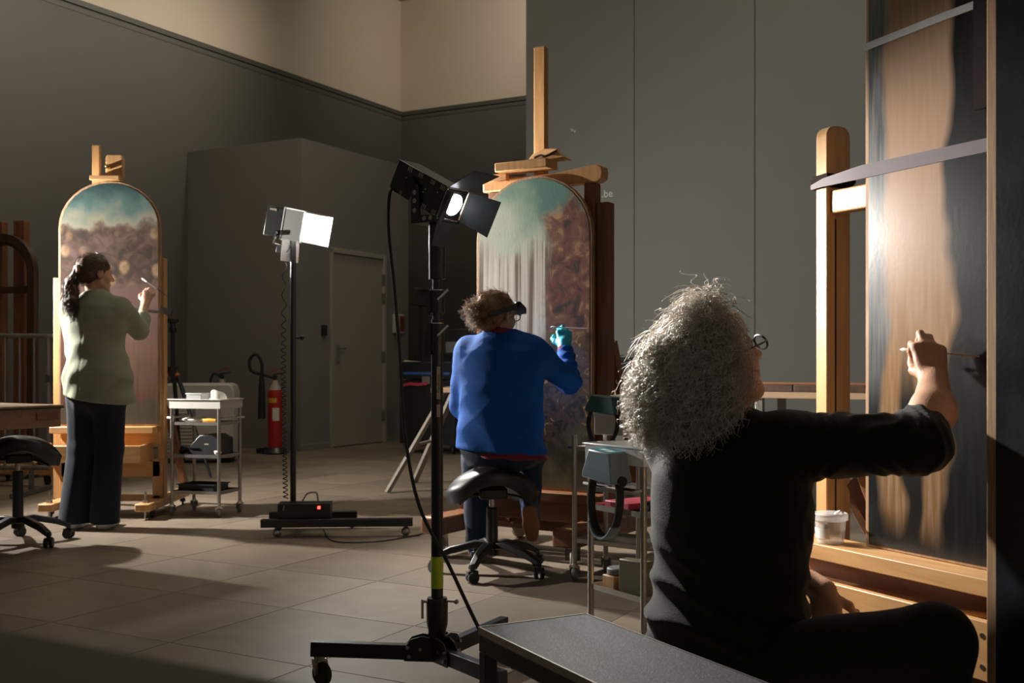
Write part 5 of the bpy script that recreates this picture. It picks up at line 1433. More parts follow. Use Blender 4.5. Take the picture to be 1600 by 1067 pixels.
FING = [(0.031, 0.088, (0.042, 0.025, 0.020)), (0.0105, 0.091, (0.047, 0.029, 0.021)), (-0.0100, 0.086, (0.043, 0.027, 0.021)), (-0.0290, 0.077, (0.034, 0.021, 0.018))]
def hand(F, w, d, n, l, curls, thumb=((0.55, 0.75, -0.35), (0.75, 0.35, -0.55), (0.8, -0.15, -0.5)), s=1.0, grow=0.0, fk=0.006):
    """w wrist, d towards the knuckles, n out of the back of the hand, l towards the thumb"""
    w = np.array(w, float); d, n, l = nv(d), nv(n), nv(l)
    for (off, ln, ph), cu in zip(FING, curls):
        a = w + l * off * 0.55 * s; kn = w + d * ln * s + l * off * s
        F.cap(a, kn, 0.0135 * s + grow, 0.0105 * s + grow, 0.012)
        p, dirn, ang = kn, d, 0.0
        for i, L_ in enumerate(ph):
            ang += math.radians(cu[i]); dirn = d * math.cos(ang) - n * math.sin(ang)
            q = p + dirn * L_ * s
            F.cap(p, q, (0.0098 - 0.0008 * i) * s + grow, (0.0092 - 0.0011 * i) * s + grow, fk if i else 0.009)
            p = q
    F.ell(w + d * 0.05 * s - n * 0.006 * s, (0.034 * s + grow, 0.046 * s + grow, 0.014 * s + grow), np.stack([l, d, n], 1), 0.015)
    p = w + d * 0.018 * s + l * 0.02 * s - n * 0.006 * s
    for (a, b, c_), L_, r in zip(thumb, (0.046, 0.034, 0.027), (0.0135, 0.0108, 0.0098)):
        q = p + nv(d * a + l * b + n * c_) * L_ * s
        F.cap(p, q, r * s + grow, (r - 0.001) * s + grow, 0.008); p = q
    return F
rng = np.random.default_rng(7)
def wobble(amp, freq, seed, dirs=None, n=6):
    r = np.random.default_rng(seed); W_ = r.normal(size=(n, 3)); W_ /= np.linalg.norm(W_, axis=1)[:, None]
    if dirs is not None: W_ = W_ * np.array(dirs)
    W_ *= freq * r.uniform(0.6, 1.5, (n, 1)); ph = r.uniform(0, 6.28, n)
    def fn(X, Y, Z):
        o = 0
        for w, p in zip(W_, ph): o = o + np.sin(X * w[0] + Y * w[1] + Z * w[2] + p)
        return amp * o / math.sqrt(n)
    return fn
def crease(amp, freq, seed, dirs=None, n=4):
    r = np.random.default_rng(seed); W_ = r.normal(size=(n, 3)); W_ /= np.linalg.norm(W_, axis=1)[:, None]
    if dirs is not None: W_ = W_ * np.array(dirs)
    W_ *= freq * r.uniform(0.7, 1.4, (n, 1)); ph = r.uniform(0, 6.28, (n, 3))
    def fn(X, Y, Z):
        o = 0
        for w, p in zip(W_, ph):
            q = X * w[0] + Y * w[1] + Z * w[2] + p[0] + 1.3 * np.sin(X * w[1] * 0.8 + Z * w[0] * 0.7 + p[1]) + 0.9 * np.sin(Y * w[2] + Z * w[1] + p[2])
            o = o + (np.abs(np.sin(0.5 * q)) ** 0.7 - 0.7)
        return amp * o / n
    return fn
THUMB = ((0.60, 0.28, -0.75), (0.80, -0.10, -0.60), (0.80, -0.35, -0.40))
def strands(name, P0, D0, length, m, parent, npts=12, r=0.0007, curl=0.006, turns=(1.5, 4), grav=0.0, flow=None, seed=1, jitter=0.3, taper=0.35):
    """hair as thin three-sided tubes growing from points P0 along D0"""
    g = np.random.default_rng(seed); n = len(P0)
    L_ = length * g.uniform(0.55, 1.15, (n, 1)); D = D0 + jitter * g.normal(size=(n, 3)); D /= np.linalg.norm(D, axis=1)[:, None]
    a = np.cross(D, g.normal(size=(n, 3))); a /= np.linalg.norm(a, axis=1)[:, None] + 1e-9; b = np.cross(D, a)
    ph = g.uniform(0, 6.28, (n, 1)); tn = g.uniform(*turns, (n, 1)) * 6.28; cr = curl * g.uniform(0.3, 1.4, (n, 1))
    pts = []; cur = P0.copy(); dirn = D.copy()
    for i in range(npts):
        t = i / (npts - 1)
        off = a * np.cos(ph + tn * t) * cr + b * np.sin(ph + tn * t) * cr
        off0 = a * np.cos(ph) * cr + b * np.sin(ph) * cr
        pts.append(cur + (off - off0) * min(1, t * 3))
        dirn = dirn + np.array([0, 0, -grav / npts])
        if flow is not None: dirn = dirn + flow(cur) / npts
        dirn /= np.linalg.norm(dirn, axis=1)[:, None]
        cur = cur + dirn * L_ / (npts - 1)
    A = np.stack(pts, 1)                                     # n, npts, 3
    T = np.gradient(A, axis=1); T /= np.linalg.norm(T, axis=2, keepdims=True) + 1e-9
    ref = np.array([0.31, 0.5, 0.81]); N1 = np.cross(T, ref); N1 /= np.linalg.norm(N1, axis=2, keepdims=True) + 1e-9
    N2 = np.cross(T, N1)
    rad = (r * (1 - (1 - taper) * np.linspace(0, 1, npts)))[None, :, None]
    ring = np.stack([A + rad * (N1 * math.cos(q) + N2 * math.sin(q)) for q in (0, 2.094, 4.189)], 2)   # n,npts,3,3
    Vv = ring.reshape(-1, 3)
    base = (np.arange(n)[:, None, None] * npts + np.arange(npts - 1)[None, :, None]) * 3
    k = np.arange(3)[None, None, :]; k2 = (k + 1) % 3
    Q = np.stack([base + k, base + k2, base + 3 + k2, base + 3 + k], -1).reshape(-1, 4)
    me = bpy.data.meshes.new(name)
    W0 = Vv - root_loc(parent)
    me.vertices.add(len(W0)); me.vertices.foreach_set('co', W0.astype(np.float32).ravel())
    me.loops.add(Q.size); me.loops.foreach_set('vertex_index', Q.astype(np.int32).ravel())
    me.polygons.add(len(Q)); me.polygons.foreach_set('loop_start', np.arange(0, Q.size, 4, dtype=np.int32))
    me.polygons.foreach_set('use_smooth', np.ones(len(Q), bool)); me.update(calc_edges=True)
    return link(name, me, m, parent)
def normals(Vv, Q):
    a, b, c, d = (Vv[Q[:, i]] for i in range(4)); fn = np.cross(c - a, d - b); n = np.zeros_like(Vv)
    for i in range(4): np.add.at(n, Q[:, i], fn)
    return n / (np.linalg.norm(n, axis=1)[:, None] + 1e-9)
def hair_mat(name, c1, c2, rough=0.42, thin=0.0):
    m, nt, b = new_mat(name); N, L = nt.nodes, nt.links
    tc = N.new('ShaderNodeTexCoord'); n = N.new('ShaderNodeTexNoise'); n.inputs['Scale'].default_value = 38; n.inputs['Detail'].default_value = 5
    L.new(tc.outputs['Object'], n.inputs['Vector']); r = ramp(N, [(0.36, c1), (0.64, c2)]); L.new(n.outputs['Fac'], r.inputs[0])
    L.new(r.outputs[0], b.inputs['Base Color']); b.inputs['Roughness'].default_value = rough
    bp = N.new('ShaderNodeBump'); bp.inputs['Strength'].default_value = 0.5; bp.inputs['Distance'].default_value = 0.004
    n2 = N.new('ShaderNodeTexNoise'); n2.inputs['Scale'].default_value = 130; L.new(tc.outputs['Object'], n2.inputs['Vector'])
    L.new(n2.outputs['Fac'], bp.inputs['Height']); L.new(bp.outputs[0], b.inputs['Normal'])
    if thin:
        tl = N.new('ShaderNodeBsdfTranslucent'); L.new(r.outputs[0], tl.inputs[0]); ms = N.new('ShaderNodeMixShader'); ms.inputs[0].default_value = thin
        L.new(b.outputs[0], ms.inputs[1]); L.new(tl.outputs[0], ms.inputs[2]); L.new(ms.outputs[0], N['Material Output'].inputs[0])
    return m
def cloth_mat(name, c, rough=0.85, scale=350, sheen=0.2, var=0.18, bump=0.35):
    return plain(name, c, rough=rough, var=var, scale=25, bump=bump, bscale=scale, sheen=sheen, spec=0.25)
def glasses(par, T, R, s, m, lens=True):
    L0 = np.array(par.location)
    def Q(p): return Vector(T(p) - L0)
    mb = MB()
    for sx in (-1, 1):
        pts = [Q((sx * 0.031 + 0.024 * math.cos(a), 0.112, 0.001 + 0.017 * math.sin(a))) for a in [2 * math.pi * k / 20 for k in range(20)]]
        mb.tube(pts, 0.0026, 6, closed=True)
        mb.tube([Q((sx * 0.055, 0.112, 0.006)), Q((sx * 0.074, 0.095, 0.008)), Q((sx * 0.080, 0.01, 0.012)), Q((sx * 0.078, -0.02, 0.004))], 0.0022, 6)
    mb.tube([Q((-0.008, 0.113, 0.004)), Q((0, 0.115, 0.006)), Q((0.008, 0.113, 0.004))], 0.0018, 6)
    g = part('glasses', mb, m, par)
    return g

# ================================================================== grey-haired woman in black, right foreground
fA = nv((0.64, 0.77, 0)); rA = np.array([fA[1], -fA[0], 0])
cA = np.array([0.503, 2.50, 0.0])
def TA(a, f, z): return cA + rA * a + fA * f + np.array([0, 0, z])
pA = thing('person', 'woman with wild grey curls in black, seated and reaching to the tall panel', 'person', (0.50, 2.46, 0.0))
shR, shL = np.array([0.605, 2.395, 0.815]), TA(-0.165, 0.02, 0.80)
elR = np.array([0.838, 2.280, 0.828]); wrR = np.array(P(1459, 594, 2.43))
elL = np.array([0.50, 2.78, 0.58]); wrL = np.array(P(1286, 922, 2.51)); 
hipR, hipL = TA(0.085, -0.04, 0.31), TA(-0.085, -0.02, 0.31)
knR = np.array(P(1466, 1003, 2.12)); anR = np.array([0.845, 2.20, 0.09]); toR = np.array([0.93, 2.30, 0.035])
knL = np.array([0.575, 2.83, 0.44]); anL = np.array([0.54, 2.90, 0.09]); toL = np.array([0.55, 3.02, 0.035])
hcA = np.array(P(1117, 566, 2.50)); RA_h = head_frame((0.93, 0.36), math.radians(24), 0.0)
neckA = TA(0.0, 0.005, 0.80)
torsoA = [(TA(0, -0.04, 0.30), 0.185, 0.135), (TA(0.0, -0.03, 0.40), 0.178, 0.130), (TA(0.0, -0.02, 0.52), 0.165, 0.122), (TA(0, -0.015, 0.64), 0.178, 0.130), (TA(-0.005, -0.01, 0.74), 0.168, 0.120), (TA(-0.01, 0.0, 0.80), 0.120, 0.085)]
B = Field((0.22, 1.98, 0.0), (1.08, 3.02, 1.16), 0.0048)
B.loft([(c, w * 0.86, d * 0.84) for c, w, d in torsoA], fA, 0.04)
B.cap(neckA, hcA + RA_h @ np.array([0, -0.025, -0.05]), 0.062, 0.056, 0.03)
headA = head(B, hcA, RA_h, 1.0)
B.cap(shR, elR, 0.050, 0.040, 0.03).cap(elR, (elR + wrR) / 2 + np.array([0.012, -0.012, 0.0]), 0.048, 0.047, 0.02).cap((elR + wrR) / 2 + np.array([0.012, -0.012, 0.0]), wrR, 0.046, 0.031, 0.02)
B.cap(shL, elL, 0.048, 0.040, 0.03).cap(elL, wrL, 0.042, 0.028, 0.02)
B.cap(hipR, knR, 0.075, 0.05, 0.03).cap(knR, anR, 0.05, 0.034, 0.02).cap(anR, toR, 0.036, 0.028, 0.02)
B.cap(hipL, knL, 0.075, 0.05, 0.03).cap(knL, anL, 0.05, 0.034, 0.02).cap(anL, toL, 0.036, 0.028, 0.02)
hd_d = nv((0.02, 0.42, 0.90)); hd_n = nv((-0.15, -0.90, 0.42)); hd_l = np.cross(hd_d, hd_n); hd_l = -hd_l if hd_l[0] > 0 else hd_l
hand(B, wrR, hd_d, hd_n, hd_l, [(52, 66, 40), (22, 84, 50), (28, 86, 50), (66, 76, 45)], THUMB, s=0.93, fk=0.004)
dl = nv((0.10, -0.12, -1.0)); nl = nv((-0.3, -0.9, 0.08)); ll = np.cross(nl, dl); ll = ll if ll[0] > 0 else -ll
hand(B, wrL, dl, nl, ll, [(25, 30, 20), (28, 32, 20), (32, 34, 20), (36, 34, 20)], s=0.92)
skin_a = plain('skin_older', (0.50, 0.275, 0.175), rough=0.5, var=0.22, scale=45, bump=0.25, bscale=260, sss=0.06)
field_obj('body', B, skin_a, pA, 1)
# black top
sw = Field((0.18, 2.05, 0.20), (1.0, 2.98, 0.99), 0.0055)
sw.loft(torsoA[:-1] + [(TA(-0.01, 0.0, 0.805), 0.125, 0.090)], fA, 0.05)
sw.cap(TA(0.05, 0.0, 0.80), shR, 0.07, 0.068, 0.05).cap(shR, elR + (elR - shR) * 0.05, 0.074, 0.062, 0.03).cap(elR, elR + (wrR - elR) * 0.22, 0.061, 0.056, 0.02)
sw.cap(TA(-0.05, 0, 0.80), shL, 0.068, 0.066, 0.05).cap(shL, elL, 0.070, 0.056, 0.03).cap(elL, elL + (wrL - elL) * 0.72, 0.055, 0.044, 0.02)
sw.cap(neckA + np.array([0, 0, -0.01]), neckA + np.array([0.005, 0.01, 0.035]), 0.074, 0.068, 0.02)
w1, w2 = wobble(0.0020, 38, 3, (0.5, 0.5, 1.5)), crease(0.006, 30, 9, (0.7, 0.7, 1.3))
armax = nv(elR - shR)
def swarp(X, Y, Z):
    s_ = (X - shR[0]) * armax[0] + (Y - shR[1]) * armax[1]
    armw = np.clip((s_ - 0.02) / 0.06, 0, 1)
    ruck = -0.0065 * (0.5 - np.abs(np.sin(0.5 * (s_ * 150 + 2.6 * np.sin(Z * 40 + s_ * 31) + 2.6 * np.sin(Y * 50 + s_ * 45))))) * armw
    u_ = (X - cA[0]) * rA[0] + (Y - cA[1]) * rA[1]
    low = np.clip((0.66 - Z) / 0.2, 0, 1)
    fold = -0.013 * (0.5 - np.abs(np.sin(0.5 * (Z * 95 + u_ * 26 + 2.4 * np.sin(u_ * 15 + Z * 11))))) * low * (1 - armw)
    return ruck + fold + w1(X, Y, Z) * 0.8 + w2(X, Y, Z)
sw.warp(swarp)
sw.plane_cut((0, 0, 0.275), (0, 0, -1))
m_blackknit = cloth_mat('black_knit', (0.0085, 0.0088, 0.0095), sheen=0.12, bump=0.3)
field_obj('black_top', sw, m_blackknit, pA, 2, 'black long-sleeved top')
tr = Field((0.24, 1.95, 0.0), (1.05, 3.05, 0.58), 0.0075)
tr.loft([(TA(0, -0.05, 0.27), 0.19, 0.155), (TA(0, -0.04, 0.36), 0.178, 0.128)], fA, 0.04)
tr.cap(hipR, knR, 0.098, 0.072, 0.05).cap(knR, anR + np.array([0, 0, 0.03]), 0.068, 0.052, 0.03)
tr.cap(hipL, knL, 0.098, 0.070, 0.05).cap(knL, anL + np.array([0, 0, 0.03]), 0.066, 0.052, 0.03)
tr.warp(wobble(0.004, 24, 5))
m_blackjer = cloth_mat('black_jersey', (0.010, 0.010, 0.0105), sheen=0.1)
field_obj('trousers', tr, m_blackjer, pA, 2, 'black trousers')
for an, to in ((anR, toR), (anL, toL)):
    sf = Field(np.minimum(an, to) - 0.09, np.maximum(an, to) + 0.09, 0.006)
    sf.cap(an + np.array([0, 0, -0.03]), to, 0.042, 0.036, 0.02).plane_cut((0, 0, 0.004), (0, 0, -1))
    field_obj('shoe', sf, blackvin, pA, 1)
glasses(pA, headA, RA_h, 1.0, black)
# hair: a soft core under many curled strands
hf = Field((0.22, 2.30, 0.76), (0.66, 2.76, 1.22), 0.0065)
def hb(px, py, Y, r, k=0.03, R=None): hf.ell(P(px, py, Y), r, R, k)
hb(1104, 556, 2.495, (0.086, 0.098, 0.096))
hb(1068, 580, 2.49, (0.092, 0.108, 0.096))
hb(1046, 606, 2.48, (0.070, 0.095, 0.076))
hb(1100, 606, 2.47, (0.072, 0.085, 0.068))
hb(1064, 622, 2.47, (0.080, 0.085, 0.045))
hb(1118, 507, 2.49, (0.060, 0.066, 0.050))
hb(1140, 515, 2.495, (0.030, 0.055, 0.045))
hb(1092, 488, 2.47, (0.030, 0.032, 0.028))
hf.ell(headA((0, 0.095, -0.045)), (0.068, 0.060, 0.10), RA_h, 0.015, True)
hf.warp(wobble(0.006, 60, 12))
m_grey = hair_mat('grey_hair', (0.66, 0.58, 0.49), (0.96, 0.91, 0.84), 0.40, 0.2)
o, HV, HQ = field_obj('hair', hf, m_grey, pA, 1, 'wild grey curls', True)
HN = normals(HV, HQ)
g = np.random.default_rng(3)
cen = np.array(P(1090, 560, 2.49))
keep = (HV - headA((0, 0, 0))) @ RA_h[:, 1] < 0.042
ids = np.flatnonzero(keep)
def flowA(p):
    q = p - cen
    back = -RA_h[:, 1] * 0.25
    return np.array([0, 0, -1.0]) * 1.1 + back + np.stack([q[:, 0], q[:, 1], 0 * q[:, 2]], 1) * 1.5
sel = g.choice(ids, 4600)
up = np.clip((HV[sel][:, 2:3] - 1.03) / 0.1, 0, 1)
D = HN[sel] * (0.55 + 0.5 * up) + np.array([0, 0, -0.75]) * (1 - up) + (-RA_h[:, 1]) * 0.15
hs = strands('curls', HV[sel] - HN[sel] * 0.006, D, 0.082, m_grey, o, 22, 0.00125, 0.0085, (1.3, 2.8), 0.7, flowA, 4, 0.25)
sel = g.choice(ids, 1000)
D = HN[sel] * 1.0 + np.array([0, 0, 0.1])
strands('flyaway_curls', HV[sel] - HN[sel] * 0.004, D, 0.045, m_grey, o, 18, 0.0006, 0.0125, (0.9, 1.8), 0.9, None, 5, 0.5)
# swab in the right hand
tip = np.array(P(1409, 546, 2.56)); tail = np.array(P(1530, 557, 2.40)); ud = nv(tail - tip)
t = thing('cotton_swab', 'thin wooden cotton swab in the bare hand at the tall panel', 'swab', tuple(tip))
part('stick', MB().tube([Vector(ud * 0.0), Vector(tail - tip)], 0.0016, 8), orangew, t)
part('cotton_tip', MB().tube([Vector(ud * -0.004), Vector(ud * 0.004), Vector(ud * 0.014), Vector(ud * 0.03)], [0.0014, 0.0048, 0.0042, 0.0018], 10), paper, t)
# stool she sits on
t = thing('low_stool', 'low black stool under the grey-haired woman in black', 'stool', (0.49, 2.44, 0), math.atan2(fA[1], fA[0]))
part('seat', MB().box2((-0.16, -0.18, 0.07), (0.14, 0.18, 0.11)), black, t, 0.01)
for sx in (-0.13, 0.11):
    for sy in (-0.15, 0.15): part('leg', MB().cyl((sx, sy, 0), (sx, sy, 0.07), 0.016), black, t)

# ================================================================== woman in the blue sweater, on the stool
fB = nv((0.40, 0.92, 0)); rB = np.array([fB[1], -fB[0], 0]); YB = 5.20
cB = np.array([PX(783, YB), YB, 0.0])
def TB(a, f, z): return cB + rB * a + fB * f + np.array([0, 0, z])
pB = thing('person', 'woman in a blue sweater seated at the green-topped panel', 'person', tuple(cB))
shR, shL = TB(0.165, 0.02, 1.045), TB(-0.170, 0.0, 1.055)
elR = np.array(P(890, 596, 5.33)); wrR = np.array(P(882, 541, 5.42))
elL = TB(-0.225, 0.03, 0.79); wrL = TB(-0.14, 0.25, 0.70)
hipR, hipL = TB(0.09, 0.02, 0.605), TB(-0.09, 0.02, 0.605)
knL = np.array([-0.185, 5.53, 0.53]); anL = np.array([-0.178, 5.58, 0.11]); 
knR = np.array([0.095, 5.47, 0.53]); anR = np.array([0.085, 5.34, 0.30])
hcB = np.array(P(777, 494, 5.22)); RB_h = head_frame((0.62, 0.78), math.radians(-4), math.radians(4))
neckB = TB(-0.005, 0.01, 1.08)
torsoB = [(TB(0, 0.0, 0.58), 0.190, 0.135), (TB(0, 0.0, 0.70), 0.180, 0.125), (TB(0, 0.0, 0.84), 0.172, 0.118), (TB(0, 0.0, 0.96), 0.182, 0.118), (TB(0, 0.0, 1.035), 0.165, 0.095), (TB(0, 0.005, 1.075), 0.10, 0.07)]
B = Field((-0.42, 4.95, 0.0), (0.48, 5.80, 1.40), 0.0052)
B.loft([(c, w * 0.86, d * 0.85) for c, w, d in torsoB], fB, 0.04)
B.cap(neckB, hcB + RB_h @ np.array([0, -0.02, -0.06]), 0.058, 0.053, 0.03)
headB = head(B, hcB, RB_h, 0.97)
B.cap(shR, elR, 0.046, 0.038, 0.03).cap(elR, wrR, 0.038, 0.027, 0.02).cap(shL, elL, 0.046, 0.038, 0.03).cap(elL, wrL, 0.038, 0.027, 0.02)
B.cap(hipR, knR, 0.072, 0.05, 0.03).cap(knR, anR, 0.05, 0.034, 0.02).cap(hipL, knL, 0.072, 0.05, 0.03).cap(knL, anL, 0.05, 0.034, 0.02)
gd, gn = nv((0.0, 0.42, 0.92)), nv((-0.12, -0.9, 0.42)); gl = np.cross(gd, gn); gl = -gl if gl[0] > 0 else gl
curlB = [(42, 62, 35), (30, 75, 45), (44, 75, 45), (66, 70, 40)]
hand(B, wrR, gd, gn, gl, curlB, s=0.9)
hand(B, wrL, fB, nv((0, 0, 1)), rB, [(20, 25, 15)] * 4, s=0.9)
field_obj('body', B, skin, pB, 1)
gf = Field(wrR - 0.14, wrR + 0.16, 0.0042)
hand(gf, wrR, gd, gn, gl, curlB, s=0.9, grow=0.0025, fk=0.004); gf.cap(wrR - gd * 0.03, wrR + gd * 0.02, 0.0325, 0.032, 0.01)
gf.plane_cut(wrR - gd * 0.03, -gd)
m_glove = plain('turquoise_nitrile', (0.035, 0.42, 0.52), rough=0.42, var=0.08, bump=0.15, bscale=160)
field_obj('glove', gf, m_glove, pB, 1, 'turquoise nitrile glove')
sw = Field((-0.48, 4.95, 0.50), (0.50, 5.62, 1.20), 0.006)
sw.loft([(TB(0, 0.0, 0.57), 0.226, 0.165)] + [(c, w + 0.018, d + 0.018) for c, w, d in torsoB[1:-1]] + [(TB(0, 0.005, 1.07), 0.115, 0.085)], fB, 0.05)
sw.cap(shR, elR, 0.066, 0.058, 0.05).cap(elR, elR + (wrR - elR) * 0.80, 0.056, 0.042, 0.02)
sw.cap(shL, elL, 0.066, 0.056, 0.05).cap(elL, wrL, 0.055, 0.044, 0.03)
w1, w2 = wobble(0.0035, 30, 21, (0.8, 0.8, 1.3)), crease(0.011, 38, 22)
ar2 = nv(wrR - elR)
def swb(X, Y, Z):
    s_ = (X - elR[0]) * ar2[0] + (Y - elR[1]) * ar2[1] + (Z - elR[2]) * ar2[2]
    near = np.clip((X - 0.2) / 0.06, 0, 1)
    low = np.clip((0.80 - Z) / 0.2, 0, 1)
    return w1(X, Y, Z) + w2(X, Y, Z) + 0.004 * np.sin(s_ * 130) * near + 0.005 * np.sin((X * 40 + Z * 22)) * low
sw.warp(swb)
sw.plane_cut((0, 0, 0.573), (-0.06, 0, -1))
sw.cap(neckB + np.array([0, 0, 0.055]), neckB + np.array([0.0, 0.0, 0.12]), 0.068, 0.075, 0.01, True)
m_blue = cloth_mat('blue_wool', (0.003, 0.080, 0.36), sheen=0.0, scale=260, bump=0.5)
field_obj('sweater', sw, m_blue, pB, 2, 'cobalt blue knitted sweater')
st = Field((-0.35, 4.95, 0.46), (0.35, 5.5, 1.22), 0.006)
st.loft([(TB(0.03, 0.0, 0.545), 0.205, 0.15), (TB(0.01, 0.0, 0.66), 0.17, 0.12)], fB, 0.03)
st.plane_cut((0, 0, 0.548), (-0.05, 0, -1))
for k in range(14):
    a0, a1 = 2 * math.pi * k / 14, 2 * math.pi * (k + 1) / 14
    q = lambda a: neckB + rB * 0.066 * math.cos(a) + fB * 0.062 * math.sin(a) + np.array([0, 0, 0.052 + 0.012 * math.sin(a + 3.6)])
    st.cap(q(a0), q(a1), 0.021, 0.021, 0.01)
st.cap(wrR - gd * 0.062, wrR - gd * 0.022, 0.034, 0.034, 0.01)
st.warp(wobble(0.003, 60, 31))
m_burg = cloth_mat('burgundy_cotton', (0.16, 0.018, 0.04), sheen=0.1)
field_obj('shirt', st, m_burg, pB, 1, 'burgundy shirt under the sweater')
jn = Field((-0.42, 4.98, 0.04), (0.36, 5.72, 0.72), 0.0062)
jn.loft([(TB(0, 0.0, 0.625), 0.192, 0.15), (TB(0, 0.0, 0.66), 0.17, 0.12)], fB, 0.04)
jn.cap(hipR, knR, 0.10, 0.070, 0.05).cap(knR, anR + np.array([0, 0, 0.02]), 0.066, 0.052, 0.03)
jn.cap(hipL, knL, 0.10, 0.070, 0.05).cap(knL, anL + np.array([0, 0, -0.02]), 0.066, 0.062, 0.03)
jn.warp(wobble(0.005, 34, 35)).plane_cut((0, 0, 0.085), (0, 0, -1))
m_jean = cloth_mat('dark_denim', (0.016, 0.028, 0.055), sheen=0.1)
field_obj('jeans', jn, m_jean, pB, 2, 'dark blue jeans')
m_shoew = plain('white_leather', (0.55, 0.55, 0.53), rough=0.5); m_shoeb = plain('blue_suede', (0.02, 0.07, 0.22), rough=0.8); m_gum = plain('gum_sole', (0.24, 0.105, 0.045), rough=0.6, bump=0.3, bscale=120)
def sneaker(an, heel, toe, up, name='sneaker'):
    """heel and toe on the sole line, up = away from the sole"""
    heel, toe, up = np.array(heel, float), np.array(toe, float), nv(up); d = nv(toe - heel); L_ = np.linalg.norm(toe - heel)
    lo = np.minimum(heel, toe) - 0.13; hi = np.maximum(heel, toe) + 0.13
    f = Field(lo, hi, 0.005)
    f.cap(heel + up * 0.05, heel + d * L_ * 0.35 + up * 0.055, 0.038, 0.040, 0.02).cap(heel + d * L_ * 0.35 + up * 0.045, toe - d * 0.03 + up * 0.03, 0.040, 0.030, 0.02)
    f.cap(heel + up * 0.07, np.array(an), 0.038, 0.040, 0.02)
    f.plane_cut(heel + up * 0.02, -up)
    o = field_obj(name, f, m_shoeb, pB, 1)
    s2 = Field(lo, hi, 0.005)
    s2.cap(heel + up * 0.012, heel + d * L_ * 0.5 + up * 0.012, 0.038, 0.036, 0.02).cap(heel + d * L_ * 0.5 + up * 0.012, toe - d * 0.025 + up * 0.012, 0.040, 0.032, 0.02)
    s2.plane_cut(heel + up * 0.026, up).plane_cut(heel, -up)
    so = field_obj('sole', s2, m_gum, o, 0)
    return o, heel, d, up, L_
o1, *_ = sneaker(anL, (-0.18, 5.555, 0.0), (-0.19, 5.80, 0.0), (0, 0, 1))
o2, hl, dd_, uu_, LL_ = sneaker(anR + np.array([0, 0.015, -0.01]), (0.085, 5.27, 0.275), (0.10, 5.37, 0.118), (0.03, 0.83, 0.56))
part('heel_cap', MB().ball(Vector(np.array((-0.18, 5.548, 0.058)) - cB), 0.040, 8, (0.9, 0.8, 0.8)), m_shoew, o1)
part('heel_cap', MB().ball(Vector(hl + uu_ * 0.062 - cB - dd_ * 0.006), 0.040, 8, (0.95, 0.8, 0.8)), m_shoew, o2)
# hair with a loose bun
hf = Field(hcB - 0.2, hcB + 0.2, 0.0052)
hf.ell(headB((0, -0.018, 0.034)), np.array((0.082, 0.100, 0.088)), RB_h, 0.02)
hf.ell(headB((0, -0.07, -0.02)), np.array((0.062, 0.05, 0.06)), RB_h, 0.02)
hf.ell(headB((0, 0.10, -0.05)), np.array((0.075, 0.075, 0.105)), RB_h, 0.015, True)
hf.ell(headB((-0.012, -0.130, 0.008)), np.array((0.046, 0.040, 0.045)), RB_h, 0.012)
hf.warp(wobble(0.003, 110, 41))
m_brn = hair_mat('brown_hair', (0.16, 0.08, 0.034), (0.36, 0.20, 0.09))
o, HV, HQ = field_obj('hair', hf, m_brn, pB, 1, 'light brown hair in a loose bun', True)
HN = normals(HV, HQ); g = np.random.default_rng(8); ids = np.flatnonzero((HV - hcB) @ RB_h[:, 1] < 0.05)
sel = g.choice(ids, 1500); bun = headB((-0.012, -0.130, 0.008))
tob = bun - HV[sel]; tob /= np.linalg.norm(tob, axis=1)[:, None] + 1e-9
strands('hair_strands', HV[sel] - HN[sel] * 0.002, tob - HN[sel] * (tob * HN[sel]).sum(1)[:, None] + HN[sel] * 0.10, 0.05, m_brn, o, 8, 0.0011, 0.002, (0.5, 1.2), 0.0, None, 9, 0.15)
idb = np.flatnonzero(np.linalg.norm(HV - bun, axis=1) < 0.06); sel = g.choice(idb, 500)
strands('loose_strands', HV[sel], HN[sel] + np.array([0, 0, -0.5]), 0.05, m_brn, o, 10, 0.0009, 0.007, (0.7, 1.6), 0.5, None, 10, 0.4)
# head magnifier worn
L0 = np.array(pB.location)
mb = MB(); pts = []
vs = []; fs = []
for i in range(30):
    a = 2 * math.pi * i / 30; c0 = np.array([0.0945 * math.cos(a), -0.016 + 0.116 * math.sin(a), 0.028 + 0.040 * math.sin(a)])
    for hz, rr in ((-0.013, 1.0), (-0.013, 1.04), (0.013, 1.04), (0.013, 1.0)):
        vs.append(headB((c0[0] * rr, -0.016 + (c0[1] + 0.016) * rr, c0[2] + hz)) - L0)
    j = (i + 1) % 30
    for k in range(4): fs.append((4 * i + k, 4 * j + k, 4 * j + (k + 1) % 4, 4 * i + (k + 1) % 4))
hm = part('headband', mb.add(vs, fs), plain('dark_teal_band', (0.018, 0.028, 0.030), rough=0.5), pB)
vz = MB(); q8 = [(-0.075, 0.088, 0.048), (0.075, 0.088, 0.048), (0.068, 0.150, 0.020), (-0.068, 0.150, 0.020)]
vz.add([Vector(headB((a, b, c + 0.03)) - L0) for a, b, c in q8] + [Vector(headB((a, b, c)) - L0) for a, b, c in q8],
       [(0, 1, 2, 3), (7, 6, 5, 4), (0, 4, 5, 1), (1, 5, 6, 2), (2, 6, 7, 3), (3, 7, 4, 0)])
part('visor', vz, MATS['dark_teal_band'], hm, 0.003)
glasses(pB, headB, RB_h, 1.0, black)
tip = np.array(P(861, 511, 5.455)); tail = np.array(P(918, 513.5, 5.40)); ud = nv(tail - tip)
t = thing('cotton_swab', 'pale cotton swab held in the turquoise glove', 'swab', tuple(tip))
part('stick', MB().tube([Vector(ud * 0.0), Vector(tail - tip)], 0.0024, 8), paper, t)
